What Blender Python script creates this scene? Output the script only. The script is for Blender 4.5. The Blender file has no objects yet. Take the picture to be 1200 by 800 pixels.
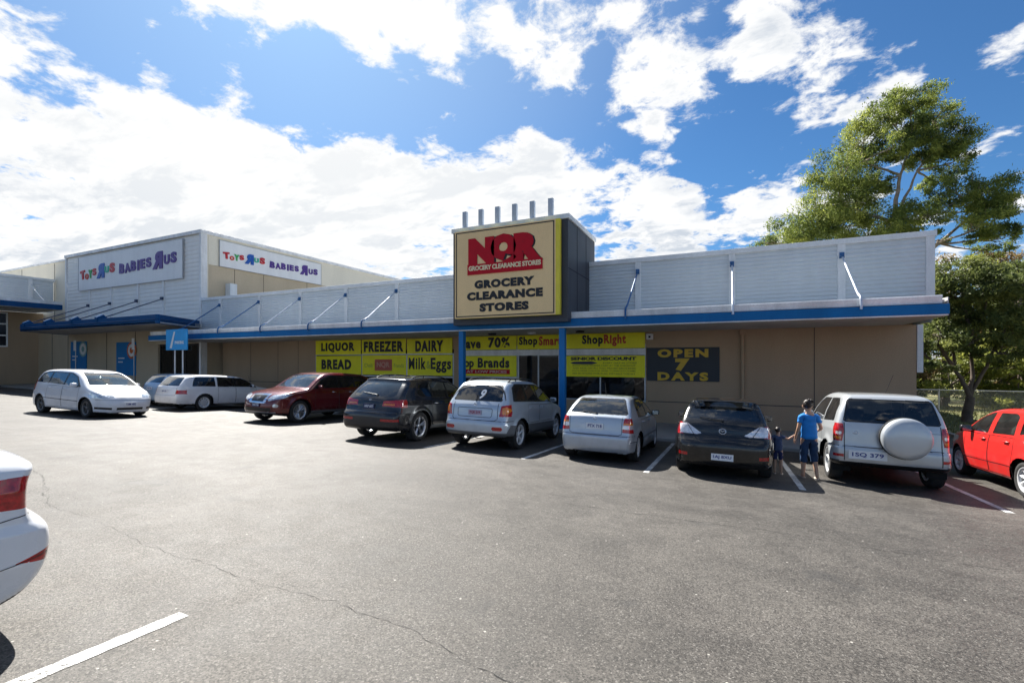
import bpy, bmesh, math, random
import numpy as np
from mathutils import Vector, Matrix
random.seed(7); rng = np.random.default_rng(7)
scene = bpy.context.scene
R = math.radians
# ------------------------------------------------------------------ camera
EYE = 1.684
cam_d = bpy.data.cameras.new('camera'); cam = bpy.data.objects.new('camera', cam_d)
scene.collection.objects.link(cam); scene.camera = cam
cam.location = (0, 0, EYE); cam.rotation_euler = (R(90), 0, R(24.946))
cam_d.sensor_width = 36; cam_d.lens = 16.223; cam_d.shift_y = 23.2/1200
cam_d.clip_start = 0.05; cam_d.clip_end = 3000
# ------------------------------------------------------------------ light, sky, exposure
SUN_AZ = R(51.0)      # left of +Y
SUN_EL = R(48.0)
SUN_STRENGTH = 5.0
SKY_STRENGTH = 0.066
EXPOSURE = 1.40
sun_dir = Vector((-math.sin(SUN_AZ)*math.cos(SUN_EL), math.cos(SUN_AZ)*math.cos(SUN_EL), math.sin(SUN_EL)))
sd = bpy.data.lights.new('sun', 'SUN'); sd.energy = SUN_STRENGTH; sd.angle = R(0.53); sd.color = (1.0, 0.96, 0.89)
so = bpy.data.objects.new('sun', sd); scene.collection.objects.link(so)
so.rotation_euler = (-sun_dir).to_track_quat('-Z', 'Y').to_euler()
scene.view_settings.view_transform = 'Standard'; scene.view_settings.look = 'None'
scene.view_settings.gamma = 1; scene.view_settings.exposure = EXPOSURE
scene.view_settings.use_curve_mapping = False
scene.cycles.max_bounces = 8; scene.cycles.transparent_max_bounces = 16
scene.cycles.use_denoising = True
scene.cycles.sample_clamp_indirect = 6

class NT:
    """small node-tree helper"""
    def __init__(s, tree): s.t = tree; s.n = tree.nodes; s.l = tree.links; s.n.clear()
    def new(s, typ, **kw):
        n = s.n.new(typ)
        for k, v in kw.items():
            if k == 'ins':
                for kk, vv in v.items():
                    if hasattr(vv, 'is_output') or isinstance(vv, bpy.types.NodeSocket): s.l.new(vv, n.inputs[kk])
                    else: n.inputs[kk].default_value = vv
            else: setattr(n, k, v)
        return n
    def math(s, op, a, b=None, c=None, clamp=False):
        n = s.n.new('ShaderNodeMath'); n.operation = op; n.use_clamp = clamp
        for i, v in enumerate((a, b, c)):
            if v is None: continue
            if isinstance(v, bpy.types.NodeSocket): s.l.new(v, n.inputs[i])
            else: n.inputs[i].default_value = v
        return n.outputs[0]
    def vmath(s, op, a, b=None):
        n = s.n.new('ShaderNodeVectorMath'); n.operation = op
        for i, v in enumerate((a, b)):
            if v is None: continue
            if isinstance(v, bpy.types.NodeSocket): s.l.new(v, n.inputs[i])
            else: n.inputs[i].default_value = v
        return n.outputs['Value'] if op in ('DOT_PRODUCT', 'LENGTH', 'DISTANCE') else n.outputs[0]
    def ramp(s, v, a, b, c=0.0, d=1.0, smooth=True):
        n = s.n.new('ShaderNodeMapRange'); n.interpolation_type = 'SMOOTHSTEP' if smooth else 'LINEAR'
        s.l.new(v, n.inputs[0])
        for i, x in enumerate((a, b, c, d)): n.inputs[i+1].default_value = x
        return n.outputs[0]
    def mix(s, f, a, b, blend='MIX'):
        n = s.n.new('ShaderNodeMix'); n.data_type = 'RGBA'; n.blend_type = blend
        for i, v in ((0, f), (6, a), (7, b)):
            if isinstance(v, bpy.types.NodeSocket): s.l.new(v, n.inputs[i])
            elif i == 0: n.inputs[0].default_value = v
            else: n.inputs[i].default_value = tuple(v)+(1,) if len(v) == 3 else v
        return n.outputs[2]
    def noise(s, vec, scale, detail=4, rough=.5, dist=0.0):
        n = s.n.new('ShaderNodeTexNoise'); n.inputs['Scale'].default_value = scale; n.inputs['Detail'].default_value = detail
        n.inputs['Roughness'].default_value = rough; n.inputs['Distortion'].default_value = dist
        if vec is not None: s.l.new(vec, n.inputs['Vector'])
        return n.outputs[0]

world = bpy.data.worlds.new('World'); scene.world = world; world.use_nodes = True
def build_world():
    W = NT(world.node_tree)
    sky = W.new('ShaderNodeTexSky', sky_type='NISHITA', sun_disc=False, sun_elevation=SUN_EL, sun_rotation=-SUN_AZ,
                altitude=0.0, air_density=1.0, dust_density=0.6, ozone_density=2.2)
    geo = W.new('ShaderNodeTexCoord'); d = geo.outputs['Generated']
    sep = W.new('ShaderNodeSeparateXYZ', ins={0: d})
    zc = W.math('MAXIMUM', sep.outputs[2], 0.0)
    inv = W.math('DIVIDE', 1.0, W.math('ADD', zc, 0.16))
    px = W.math('MULTIPLY', sep.outputs[0], inv); py = W.math('MULTIPLY', sep.outputs[1], inv)
    pl = W.new('ShaderNodeCombineXYZ', ins={0: px, 1: py, 2: 1.9}).outputs[0]
    def blob(az, el, rad, soft, amp):
        # az: degrees left of +Y, el: degrees up
        c = (-math.sin(R(az))*math.cos(R(el)), math.cos(R(az))*math.cos(R(el)), math.sin(R(el)))
        dp = W.vmath('DOT_PRODUCT', d, c)
        return W.ramp(dp, math.cos(R(rad+soft)), math.cos(R(max(rad-soft, 0))), 0.0, amp)
    # broad fields: dense bank low to the left and over the sun, clear blue gaps elsewhere
    fields = CLOUD_FIELDS
    bias = None
    for f in fields:
        b = blob(*f); bias = b if bias is None else W.math('ADD', bias, b)
    # horizon haze of cloud
    low = W.ramp(sep.outputs[2], 0.26, 0.04, 0.0, 0.05)
    bias = W.math('ADD', bias, low)
    n1 = W.noise(pl, 2.9, 10, .60, .2)
    n2 = W.noise(pl, 9.0, 8, .64, .3)
    dens = W.math('ADD', W.math('MULTIPLY', n1, .62), W.math('MULTIPLY', n2, .38))
    dens = W.math('ADD', dens, bias)
    cov = W.math('MULTIPLY', W.ramp(dens, 0.515, 0.60), W.ramp(sep.outputs[2], -.02, .01))
    # shading: grey bellies where the cloud is thick, bright edges towards the sun
    off = W.new('ShaderNodeVectorMath', operation='ADD', ins={0: pl, 1: (-.09, .07, 0)}).outputs[0]
    n3 = W.noise(off, 2.9, 10, .60, .2); n5 = W.noise(W.new('ShaderNodeMapping', ins={0: pl, 2: (0, 0, .6), 3: (.7, 1.5, 1)}).outputs[0], 3.0, 9, .62, .25)
    core = W.ramp(dens, .57, .68); lit = W.math('MULTIPLY', W.math('SUBTRACT', n3, n1), 3.0)
    g = W.math('ADD', W.math('MULTIPLY', core, W.ramp(n5, .44, .60, .0, 1.1)), lit, clamp=True)
    sund = W.vmath('DOT_PRODUCT', d, tuple(sun_dir))
    glow = W.ramp(sund, .60, 1.0, 0.0, 1.0)
    ccol = W.mix(g, (5.8, 5.85, 5.9), (3.6, 3.95, 4.45))
    ccol = W.mix(W.math('MULTIPLY', glow, .8), ccol, (6.1, 6.1, 6.0))
    skyc = W.mix(1.0, sky.outputs[0], SKY_TINT, 'MULTIPLY')
    veil = W.math('MULTIPLY', W.ramp(sund, .70, 1.0), .22)
    skyc = W.mix(veil, skyc, (5, 5.8, 6.8))
    lowveil = W.ramp(sep.outputs[2], .22, .0, 0.0, .35)
    skyc = W.mix(lowveil, skyc, (4.6, 5.4, 6.4))
    col = W.mix(cov, skyc, ccol)
    bg = W.new('ShaderNodeBackground', ins={0: col, 1: SKY_STRENGTH})
    out = W.new('ShaderNodeOutputWorld'); W.l.new(bg.outputs[0], out.inputs[0])
SKY_TINT = (0.275, 0.50, 0.69)
CLOUD_FIELDS = [
    (75, 12, 20, 8, .13), (52, 12, 14, 7, .11), (32, 13, 12, 7, .10), (14, 13, 10, 6, .09), (2, 14, 6, 4, .06), (85, 26, 10, 6, .10), (40, 21, 5, 4, .05), (25, 20, 6, 4, .06),
    (70, 27, 3.5, 3, -.10), (63, 27.5, 3.5, 3, -.12), (56, 27.5, 3.5, 3, -.12), (48, 28, 4, 3, -.12), (40, 28, 3.5, 3, -.09), (29, 29, 3.5, 3, -.06),
    (58, 36, 5, 4, .10), (46, 38, 6, 4, .08), (36, 37, 6, 4, .07), (22, 35, 4, 3, .07), (8, 29.5, 3.5, 2.5, .075), (-12, 26, 3.5, 2.5, .08), (-6, 32, 3, 2.5, .08), (-5, 18, 3, 2.5, .07), (0, 22, 3, 3, -.06),
    (-20, 33, 9, 5, -.03), (-25, 21, 8, 5, .02)]
build_world()

# ------------------------------------------------------------------ object helpers
COL = scene.collection
def tag(o, label=None, cat=None, group=None, kind=None):
    if label: o['label'] = label
    if cat: o['category'] = cat
    if group: o['group'] = group
    if kind: o['kind'] = kind
    return o
def empty(name, loc=(0, 0, 0), label=None, cat=None, group=None, rz=0.0, parent=None):
    o = bpy.data.objects.new(name, None); COL.objects.link(o); o.location = loc; o.rotation_euler = (0, 0, rz)
    o.empty_display_size = .2
    if parent: o.parent = parent
    return tag(o, label, cat, group)
class MB:
    """collects faces, builds ONE mesh object"""
    def __init__(s): s.v = []; s.f = []; s.mi = []; s.sm = []
    def add(s, verts, faces, mi=0, smooth=False):
        b = len(s.v); s.v.extend([tuple(p) for p in verts])
        for f in faces: s.f.append(tuple(b+i for i in f)); s.mi.append(mi); s.sm.append(smooth)
        return s
    def box(s, x0, x1, y0, y1, z0, z1, mi=0, M=None):
        v = [(x, y, z) for z in (z0, z1) for y in (y0, y1) for x in (x0, x1)]
        if M is not None: v = [tuple(M @ Vector(p)) for p in v]
        return s.add(v, [(0, 2, 3, 1), (4, 5, 7, 6), (0, 1, 5, 4), (2, 6, 7, 3), (0, 4, 6, 2), (1, 3, 7, 5)], mi)
    def quad(s, a, b, c, d, mi=0): return s.add([a, b, c, d], [(0, 1, 2, 3)], mi)
    def prism(s, pts, axis, a0, a1, mi=0):
        """polygon pts (2D) swept along axis; order of pts: the other two axes in xyz order"""
        def P(p, a):
            return {'x': (a, p[0], p[1]), 'y': (p[0], a, p[1]), 'z': (p[0], p[1], a)}[axis]
        n = len(pts); v = [P(p, a0) for p in pts]+[P(p, a1) for p in pts]
        f = [tuple(range(n))[::-1], tuple(range(n, 2*n))]+[(i, (i+1) % n, n+(i+1) % n, n+i) for i in range(n)]
        return s.add(v, f, mi)
    def tube(s, pts, r, n=8, mi=0, cap=True, smooth=True):
        pts = [Vector(p) for p in pts]; rs = r if hasattr(r, '__len__') else [r]*len(pts)
        rings = []; up = None
        for i, p in enumerate(pts):
            t = (pts[min(i+1, len(pts)-1)]-pts[max(i-1, 0)]).normalized()
            if up is None: up = t.orthogonal().normalized()
            up = (up-t*up.dot(t)); up = up.normalized() if up.length > 1e-6 else t.orthogonal().normalized()
            b = t.cross(up)
            rings.append([p+(up*math.cos(2*math.pi*k/n)+b*math.sin(2*math.pi*k/n))*rs[i] for k in range(n)])
        v = [q for ring in rings for q in ring]; f = []
        for i in range(len(pts)-1):
            for k in range(n): f.append((i*n+k, i*n+(k+1) % n, (i+1)*n+(k+1) % n, (i+1)*n+k))
        s.add(v, f, mi, smooth)
        if cap:
            s.add(rings[0], [tuple(range(n))[::-1]], mi); s.add(rings[-1], [tuple(range(n))], mi)
        return s
    def lathe(s, prof, n=32, mi=0, M=None, smooth=True, closed=False):
        """prof: (r, a) pairs revolved about local Y axis"""
        v = []
        for (r, a) in prof:
            for k in range(n):
                t = 2*math.pi*k/n; v.append(Vector((r*math.cos(t), a, r*math.sin(t))))
        if M is not None: v = [M @ p for p in v]
        f = []; m = len(prof)
        for i in range(m if closed else m-1):
            j = (i+1) % m
            for k in range(n): f.append((i*n+k, i*n+(k+1) % n, j*n+(k+1) % n, j*n+k))
        return s.add(v, f, mi, smooth)
    def build(s, name, mats, parent=None, loc=None, bevel=0, recalc=False):
        me = bpy.data.meshes.new(name); me.from_pydata(s.v, [], s.f)
        for m in (mats if isinstance(mats, (list, tuple)) else [mats]): me.materials.append(m)
        me.polygons.foreach_set('material_index', s.mi); me.polygons.foreach_set('use_smooth', s.sm)
        if recalc:
            bm = bmesh.new(); bm.from_mesh(me); bmesh.ops.recalc_face_normals(bm, faces=bm.faces); bm.to_mesh(me); bm.free()
        me.update()
        o = bpy.data.objects.new(name, me); COL.objects.link(o)
        if parent: o.parent = parent
        if loc: o.location = loc
        if bevel:
            b = o.modifiers.new('bevel', 'BEVEL'); b.width = bevel; b.segments = 2; b.limit_method = 'ANGLE'; b.angle_limit = R(40)
        return o
def box_obj(name, b, mat, parent=None, bevel=0): return MB().box(*b).build(name, mat, parent, bevel=bevel)

# ------------------------------------------------------------------ materials
MATS = {}
def mat(name, col, rough=.6, metal=0.0, coat=0.0, var=.06, vscale=3.0, spec=.5, emis=None, bump=0.0, bscale=40, dirt=0.0, dcol=(.12, .10, .08), noise2=0):
    if name in MATS: return MATS[name]
    m = bpy.data.materials.new(name); m.use_nodes = True; T = NT(m.node_tree)
    tc = T.new('ShaderNodeTexCoord'); v = tc.outputs['Object']
    p = T.new('ShaderNodeBsdfPrincipled'); o = T.new('ShaderNodeOutputMaterial'); T.l.new(p.outputs[0], o.inputs[0])
    n = T.noise(v, vscale, 6, .6)
    c = T.mix(T.ramp(n, .3, .7), tuple(x*(1-var) for x in col), tuple(min(x*(1+var), 1) for x in col))
    if dirt:
        n2 = T.noise(v, vscale*.55, 8, .7, .6)
        c = T.mix(T.ramp(n2, .5, .75, 0, dirt), c, dcol)
    T.l.new(c, p.inputs['Base Color'])
    rn = T.ramp(n, .3, .7, max(rough-.06, 0.02), min(rough+.06, 1)); T.l.new(rn, p.inputs['Roughness'])
    p.inputs['Metallic'].default_value = metal; p.inputs['Specular IOR Level'].default_value = spec
    p.inputs['Coat Weight'].default_value = coat; p.inputs['Coat Roughness'].default_value = .04
    if bump:
        b = T.new('ShaderNodeBump', ins={'Strength': bump, 'Distance': .01, 'Height': T.noise(v, bscale, 5, .6)}); T.l.new(b.outputs[0], p.inputs['Normal'])
    if emis:
        p.inputs['Emission Color'].default_value = tuple(emis[:3])+(1,); p.inputs['Emission Strength'].default_value = emis[3]
    MATS[name] = m; return m
def glass_mat(name, tint, refl=1.0, rough=.0):
    if name in MATS: return MATS[name]
    m = bpy.data.materials.new(name); m.use_nodes = True; T = NT(m.node_tree)
    tr = T.new('ShaderNodeBsdfTransparent', ins={0: tuple(tint)+(1,)})
    gl = T.new('ShaderNodeBsdfGlossy', ins={0: (1, 1, 1, 1), 'Roughness': rough})
    fr = T.new('ShaderNodeFresnel', ins={'IOR': 1.52})
    # reflection of both faces of the pane, with a slight film of dust
    tc = T.new('ShaderNodeTexCoord')
    k = T.math('MULTIPLY', fr.outputs[0], 1.6*refl, clamp=True)
    mx = T.new('ShaderNodeMixShader', ins={0: k}); T.l.new(tr.outputs[0], mx.inputs[1]); T.l.new(gl.outputs[0], mx.inputs[2])
    df = T.new('ShaderNodeBsdfDiffuse', ins={0: (.35, .35, .35, 1)})
    mx2 = T.new('ShaderNodeMixShader', ins={0: T.ramp(T.noise(tc.outputs['Object'], 5, 6, .65), .3, .9, .01, .06)})
    T.l.new(mx.outputs[0], mx2.inputs[1]); T.l.new(df.outputs[0], mx2.inputs[2])
    o = T.new('ShaderNodeOutputMaterial'); T.l.new(mx2.outputs[0], o.inputs[0])
    MATS[name] = m; return m

M_black_pl = mat('black plastic', (.018, .018, .019), .55)
M_chrome = mat('chrome', (.75, .75, .77), .12, 1.0, var=.02)
M_white = mat('white paint', (.78, .78, .77), .45, dirt=.15)
M_steel = mat('galvanised steel', (.45, .46, .48), .4, .7)

def asphalt_mat():
    m = bpy.data.materials.new('asphalt'); m.use_nodes = True; T = NT(m.node_tree)
    tc = T.new('ShaderNodeTexCoord'); v = tc.outputs['Object']
    p = T.new('ShaderNodeBsdfPrincipled'); o = T.new('ShaderNodeOutputMaterial'); T.l.new(p.outputs[0], o.inputs[0])
    vo = T.new('ShaderNodeTexVoronoi', ins={'Vector': v, 'Scale': 105.0, 'Randomness': 1.0})
    sepc = T.new('ShaderNodeSeparateColor', ins={0: vo.outputs['Color']})
    stone = T.ramp(sepc.outputs[0], 0, 1, .022, .092, False)
    light = T.ramp(sepc.outputs[1], .90, .97, 0, 1)
    big = T.noise(v, .35, 6, .65, .4); med = T.noise(v, 2.6, 7, .65, .3); streak = T.noise(T.new('ShaderNodeMapping', ins={0: v, 3: (.12, 1.3, 1)}).outputs[0], 1.3, 6, .6, .2)
    k = T.math('MULTIPLY', T.ramp(big, .3, .7, .78, 1.22), T.ramp(med, .3, .7, .87, 1.13))
    k = T.math('MULTIPLY', k, T.ramp(streak, .3, .7, .88, 1.12))
    g = T.math('MULTIPLY', stone, k)
    c = T.mix(1.0, T.new('ShaderNodeCombineColor', ins={0: g, 1: g, 2: g}).outputs[0], (1.10, 1.0, .88), 'MULTIPLY')
    c = T.mix(T.math('MULTIPLY', light, .30), c, (.34, .32, .29))
    oil = T.noise(v, 1.1, 4, .5, .2)
    c = T.mix(T.ramp(oil, .63, .72, 0, .4), c, (.03, .03, .03))
    # sparse pale chips and bits of grit
    vo2 = T.new('ShaderNodeTexVoronoi', ins={'Vector': v, 'Scale': 5.0, 'Randomness': 1.0})
    c = T.mix(T.ramp(vo2.outputs['Distance'], .055, .035, 0, .8), c, (.42, .40, .36))
    T.l.new(c, p.inputs['Base Color'])
    T.l.new(T.ramp(med, .3, .7, .50, .64), p.inputs['Roughness'])
    p.inputs['Specular IOR Level'].default_value = .30
    fine = T.noise(v, 160, 3, .6)
    h = T.math('ADD', T.math('MULTIPLY', sepc.outputs[2], .5), fine)
    b = T.new('ShaderNodeBump', ins={'Strength': .55, 'Distance': .006, 'Height': h}); T.l.new(b.outputs[0], p.inputs['Normal'])
    return m
M_asphalt = asphalt_mat()

# ------------------------------------------------------------------ ground
def gz(x, y):
    yy = min(max(y, -40.0), 14.8); xx = min(max(x, -62.0), 40.0)
    return -.0517*yy - .0126*xx
GN = Vector((.0126, .0517, 1)).normalized()      # normal of the sloping car park
def grid_axis(a, b, core0, core1, fine, coarse):
    out = [a]; x = a
    while x < b:
        st = fine if core0-1 <= x <= core1+1 else coarse
        x = min(x+st, b); out.append(x)
    return out
def ground_sheet(name, xs, ys, m, dz=0.0, noise=0.0):
    mb = MB(); nx = len(xs)
    v = [(x, y, gz(x, y)+dz+(random.uniform(-noise, noise) if noise else 0)) for y in ys for x in xs]
    f = [(j*nx+i, j*nx+i+1, (j+1)*nx+i+1, (j+1)*nx+i) for j in range(len(ys)-1) for i in range(nx-1)]
    mb.add(v, f, 0, True); return tag(mb.build(name, m), kind='structure')
xs = sorted(set([-1500, -600, -200, -100, -62, -40, -20, -10, 0, 6.2, 10, 20, 40, 100, 300, 700, 1500]))
ys = sorted(set([-1500, -300, -40, -20, -5, 0, 5, 10, 14.8, 25, 60, 200, 600, 1500]))
ground_sheet('ground', xs, ys, M_asphalt)

def line_mat():
    m = bpy.data.materials.new('road paint'); m.use_nodes = True; T = NT(m.node_tree)
    v = T.new('ShaderNodeTexCoord').outputs['Object']
    n = T.noise(v, 55, 6, .75); n2 = T.noise(v, 3, 5, .6)
    k = T.ramp(T.math('ADD', T.math('MULTIPLY', n, .7), T.math('MULTIPLY', n2, .3)), .54, .60)
    p = T.new('ShaderNodeBsdfPrincipled', ins={'Base Color': (.62, .62, .60, 1), 'Roughness': .65})
    T.l.new(T.mix(T.ramp(n2, .35, .7), (.56, .56, .54), (.40, .39, .37)), p.inputs['Base Color'])
    tr = T.new('ShaderNodeBsdfTransparent'); mx = T.new('ShaderNodeMixShader', ins={0: k}); T.l.new(p.outputs[0], mx.inputs[1]); T.l.new(tr.outputs[0], mx.inputs[2])
    o = T.new('ShaderNodeOutputMaterial'); T.l.new(mx.outputs[0], o.inputs[0]); return m
M_line = line_mat()
M_crack = mat('crack filler', (.012, .012, .012), .8)
def line_strip(x0, y0, x1, y1, w=.10, name='painted_line'):
    d = Vector((x1-x0, y1-y0, 0)); n = max(int(d.length/.05), 1); q = Vector((-d.y, d.x, 0)).normalized()*w/2
    mb = MB(); v = []
    for i in range(n+1):
        t = i/n; x = x0+d.x*t; y = y0+d.y*t; e = random.uniform(-.012, .012)
        for sg in (-1, 1):
            a = x+q.x*sg*(1+e*8); b = y+q.y*sg*(1+e*8); v.append((a, b, gz(a, b)+.004))
    mb.add(v, [(2*i+1, 2*i, 2*i+2, 2*i+3) for i in range(n)])
    return tag(mb.build(name, M_line), kind='structure')
for i in range(-2, 2):
    x = -1.41+2.58*i
    line_strip(x, 9.12, x, 14.3)
line_strip(3.74, 9.13, 3.74, 14.3); line_strip(6.34, 9.13, 6.34, 14.3)
for i in (-2, -1, 0): line_strip(-3.39+2.6*(i), 1.93, -3.39+2.6*i, -3.4, .11)
# cracks: irregular thin dark strips just above the asphalt
def crack(pts, w, seed):
    r = random.Random(seed); P = [Vector((a, b, 0)) for a, b in pts]
    fine = []
    for a, b in zip(P, P[1:]):
        n = max(int((b-a).length/.05), 1)
        for i in range(n): fine.append(a+(b-a)*(i/n))
    fine.append(P[-1]); mb = MB(); v = []
    off = 0
    for i, p in enumerate(fine):
        off = off*.8+r.uniform(-.022, .022); t = (fine[min(i+1, len(fine)-1)]-fine[max(i-1, 0)]).normalized(); q = Vector((-t.y, t.x, 0))
        c = p+q*off; ww = w*r.uniform(.25, 1.3)*(1 if r.random() > .12 else .15)
        for sg in (-1, 1):
            a = c+q*sg*ww; v.append((a.x, a.y, gz(a.x, a.y)+.003))
    mb.add(v, [(2*i+1, 2*i, 2*i+2, 2*i+3) for i in range(len(fine)-1)])
    return tag(mb.build('asphalt_crack', M_crack), kind='structure')
crack([(-7.5, 2.72), (-4.92, 2.53), (-3.45, 2.51), (-2.6, 2.56)], .0018, 3)
crack([(-2.6, 2.56), (-2.21, 2.5), (-1.6, 2.43), (-1.08, 2.33), (-.3, 2.2), (.9, 2.25)], .0023, 4)
crack([(-7.5, 2.72), (-9.6, 3.4), (-13, 3.7)], .003, 5)
crack([(-2.3, 6.1), (.6, 6.25), (3.5, 6.0), (6.5, 6.3)], .0035, 6)

# footpath with kerb in front of the shops
M_conc = mat('concrete', (.30, .29, .27), .8, vscale=1.2, var=.1, dirt=.3, bump=.2)
mb = MB(); v = []; X0, X1 = -48.3, 5.6; n = 40
for i in range(n+1):
    x = X0+(X1-X0)*i/n
    g = gz(x, 14.8)
    v += [(x, 14.62, g-.05), (x, 14.62, g+.09), (x, 14.65, g+.12), (x, 18.4, g+.13), (x, 18.4, g-.2)]
f = []
for i in range(n):
    for k in range(4): f.append((i*5+k, i*5+k+1, (i+1)*5+k+1, (i+1)*5+k))
mb.add(v, f); mb.add(v[-5:], [(0, 1, 2, 3, 4)])
tag(mb.build('footpath', M_conc, recalc=True), kind='structure')
# verge on the right
def grass_mat():
    m = bpy.data.materials.new('verge grass'); m.use_nodes = True; T = NT(m.node_tree)
    v = T.new('ShaderNodeTexCoord').outputs['Object']
    p = T.new('ShaderNodeBsdfPrincipled'); o = T.new('ShaderNodeOutputMaterial'); T.l.new(p.outputs[0], o.inputs[0])
    a = T.noise(v, .8, 6, .6, .5); b = T.noise(v, 25, 4, .6)
    c = T.mix(T.ramp(a, .38, .62), (.10, .12, .035), (.34, .29, .14)); c = T.mix(T.ramp(b, .3, .7, 0, .5), c, (.05, .06, .02))
    T.l.new(c, p.inputs['Base Color']); p.inputs['Roughness'].default_value = .9; return m
M_grass = grass_mat()
gx = [7.0, 8, 10, 14, 20, 40, 100, 400]; gy = [15.2, 17, 20, 24, 30, 40, 80, 300]
ground_sheet('grass_verge', gx, gy, M_grass, .06)
gx = [-60, -27.9, 7.0]; gy = [24, 60, 300]
ground_sheet('back_lot', gx, [46, 80, 300], M_grass, .05)
mb = MB(); mb.box(6.85, 7.0, 15.05, 40, gz(7, 15)-.3, gz(7, 15)+.10); mb.box(7.0, 60, 15.05, 15.2, gz(40, 15)-.2, gz(7, 15)+.10)
tag(mb.build('verge_kerb', M_conc, bevel=.02), kind='structure')
# grass tufts (uncountable)
def tufts(name, n, xr, yr, hmin, hmax, m, seed):
    r = np.random.default_rng(seed); x = r.uniform(*xr, n); y = r.uniform(*yr, n)
    z = np.array([gz(a, b) for a, b in zip(x, y)])+.05; h = r.uniform(hmin, hmax, n); a = r.uniform(0, 6.28, n); w = r.uniform(.01, .03, n)
    dx = np.cos(a)*w; dy = np.sin(a)*w; lx = r.normal(0, .35, n)*h; ly = r.normal(0, .35, n)*h
    V = np.stack([np.stack([x-dx, y-dy, z], 1), np.stack([x+dx, y+dy, z], 1), np.stack([x+lx, y+ly, z+h], 1)], 1).reshape(-1, 3)
    me = bpy.data.meshes.new(name); me.from_pydata(V.tolist(), [], np.arange(3*n).reshape(-1, 3).tolist()); me.materials.append(m)
    ob = bpy.data.objects.new(name, me); COL.objects.link(ob); return ob
M_blade = mat('grass blades', (.16, .16, .055), .8, var=.4, vscale=1.5)
tag(tufts('grass', 26000, (7.1, 26), (15.3, 34), .05, .16, M_blade, 3), 'dry yellow green grass growing on the verge below the fence', 'grass', kind='stuff')
# ------------------------------------------------------------------ lettering
def text_obj(name, s, m, plane, cx, cz, w, h, parent, weight=0.0, depth=.012, spacing=1.0, mirror=False, rot=0.0, shear=0.0, flat=False):
    """text fitted to w x h metres, centred at (cx, cz) of a plane:
    ('y', y0) faces -Y (cx is world x) or ('x', x0) faces +X (cx is world y); plane coords are in the parent's space"""
    cu = bpy.data.curves.new(name, 'FONT'); cu.body = s; cu.size = 1; cu.offset = weight; cu.extrude = 0 if flat else .02
    cu.space_character = spacing; cu.shear = shear; cu.resolution_u = 3
    t = bpy.data.objects.new('tmp', cu); me = bpy.data.meshes.new_from_object(t); bpy.data.objects.remove(t); bpy.data.curves.remove(cu)
    n = len(me.vertices); co = np.empty(n*3); me.vertices.foreach_get('co', co); co = co.reshape(-1, 3)
    mn = co.min(0); mx = co.max(0); q = (co-(mn+mx)/2)/(mx-mn+1e-9)
    X = q[:, 0]*w*(-1 if mirror else 1); Z = q[:, 1]*h; D = (q[:, 2])*depth
    if rot: X, Z = X*math.cos(rot)-Z*math.sin(rot), X*math.sin(rot)+Z*math.cos(rot)
    ax, p0 = plane
    if ax == 'y': out = np.stack([X+cx, np.full(n, p0)-D-depth*.45, Z+cz], 1)
    else: out = np.stack([np.full(n, p0)+D+depth*.45, X+cx, Z+cz], 1)
    me.vertices.foreach_set('co', out.ravel()); me.materials.clear(); me.materials.append(m)
    if mirror: me.flip_normals()
    me.update(); o = bpy.data.objects.new(name, me); COL.objects.link(o); o.name = name
    if parent: o.parent = parent
    return o

# ------------------------------------------------------------------ building materials
def panel_mat(name, col, rough=.5, metal=0.0, streak=.12, vs=1.0, spec=.4, tex=.06):
    m = bpy.data.materials.new(name); m.use_nodes = True; T = NT(m.node_tree)
    v = T.new('ShaderNodeTexCoord').outputs['Object']
    p = T.new('ShaderNodeBsdfPrincipled'); o = T.new('ShaderNodeOutputMaterial'); T.l.new(p.outputs[0], o.inputs[0])
    st = T.noise(T.new('ShaderNodeMapping', ins={0: v, 3: (1.6, 1.6, .35)}).outputs[0], 1.4*vs, 6, .65, .1)
    bl = T.noise(v, .7*vs, 6, .6, .3); fi = T.noise(v, 30, 4, .6)
    k = T.math('MULTIPLY', T.ramp(st, .3, .75, 1+streak*.4, 1-streak), T.ramp(bl, .3, .7, 1-streak*.6, 1+streak*.4))
    k = T.math('MULTIPLY', k, T.ramp(fi, .3, .7, 1-tex, 1+tex))
    c = T.mix(1.0, col, T.new('ShaderNodeCombineColor', ins={0: k, 1: k, 2: k}).outputs[0], 'MULTIPLY')
    T.l.new(c, p.inputs['Base Color']); p.inputs['Roughness'].default_value = rough; p.inputs['Metallic'].default_value = metal
    p.inputs['Specular IOR Level'].default_value = spec; return m
M_clad = panel_mat('cladding steel', (.64, .69, .72), .42, .0, streak=.05, tex=.02)
M_clad2 = panel_mat('pale cladding', (.84, .83, .79), .5, streak=.04, tex=.02)
M_trim = panel_mat('parapet trim', (.76, .79, .80), .45)
M_gut = panel_mat('gutter paint', (.82, .82, .81), .4, streak=.2)
M_blue = panel_mat('fascia blue', (.004, .135, .36), .45, streak=.12, spec=.2)
M_blue2 = panel_mat('canopy navy blue', (.004, .065, .19), .45, streak=.12, spec=.2)
M_pillar = panel_mat('pillar blue', (.006, .18, .47), .4, streak=.1, spec=.3)
M_wall = panel_mat('precast wall', (.43, .31, .20), .85, streak=.07, vs=.35, tex=.08)
M_wall2 = panel_mat('beige wall', (.56, .46, .32), .85, streak=.08, vs=.35)
M_cream = panel_mat('cream wall', (.80, .74, .60), .8, streak=.06, vs=.35)
M_soffit = panel_mat('soffit', (.50, .48, .46), .8, streak=.15)
M_roof = panel_mat('roof sheet', (.40, .41, .42), .5)
M_box = panel_mat('charcoal panel', (.055, .058, .07), .45, streak=.15)
M_fin = panel_mat('fin paint', (.48, .54, .62), .4)
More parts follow.
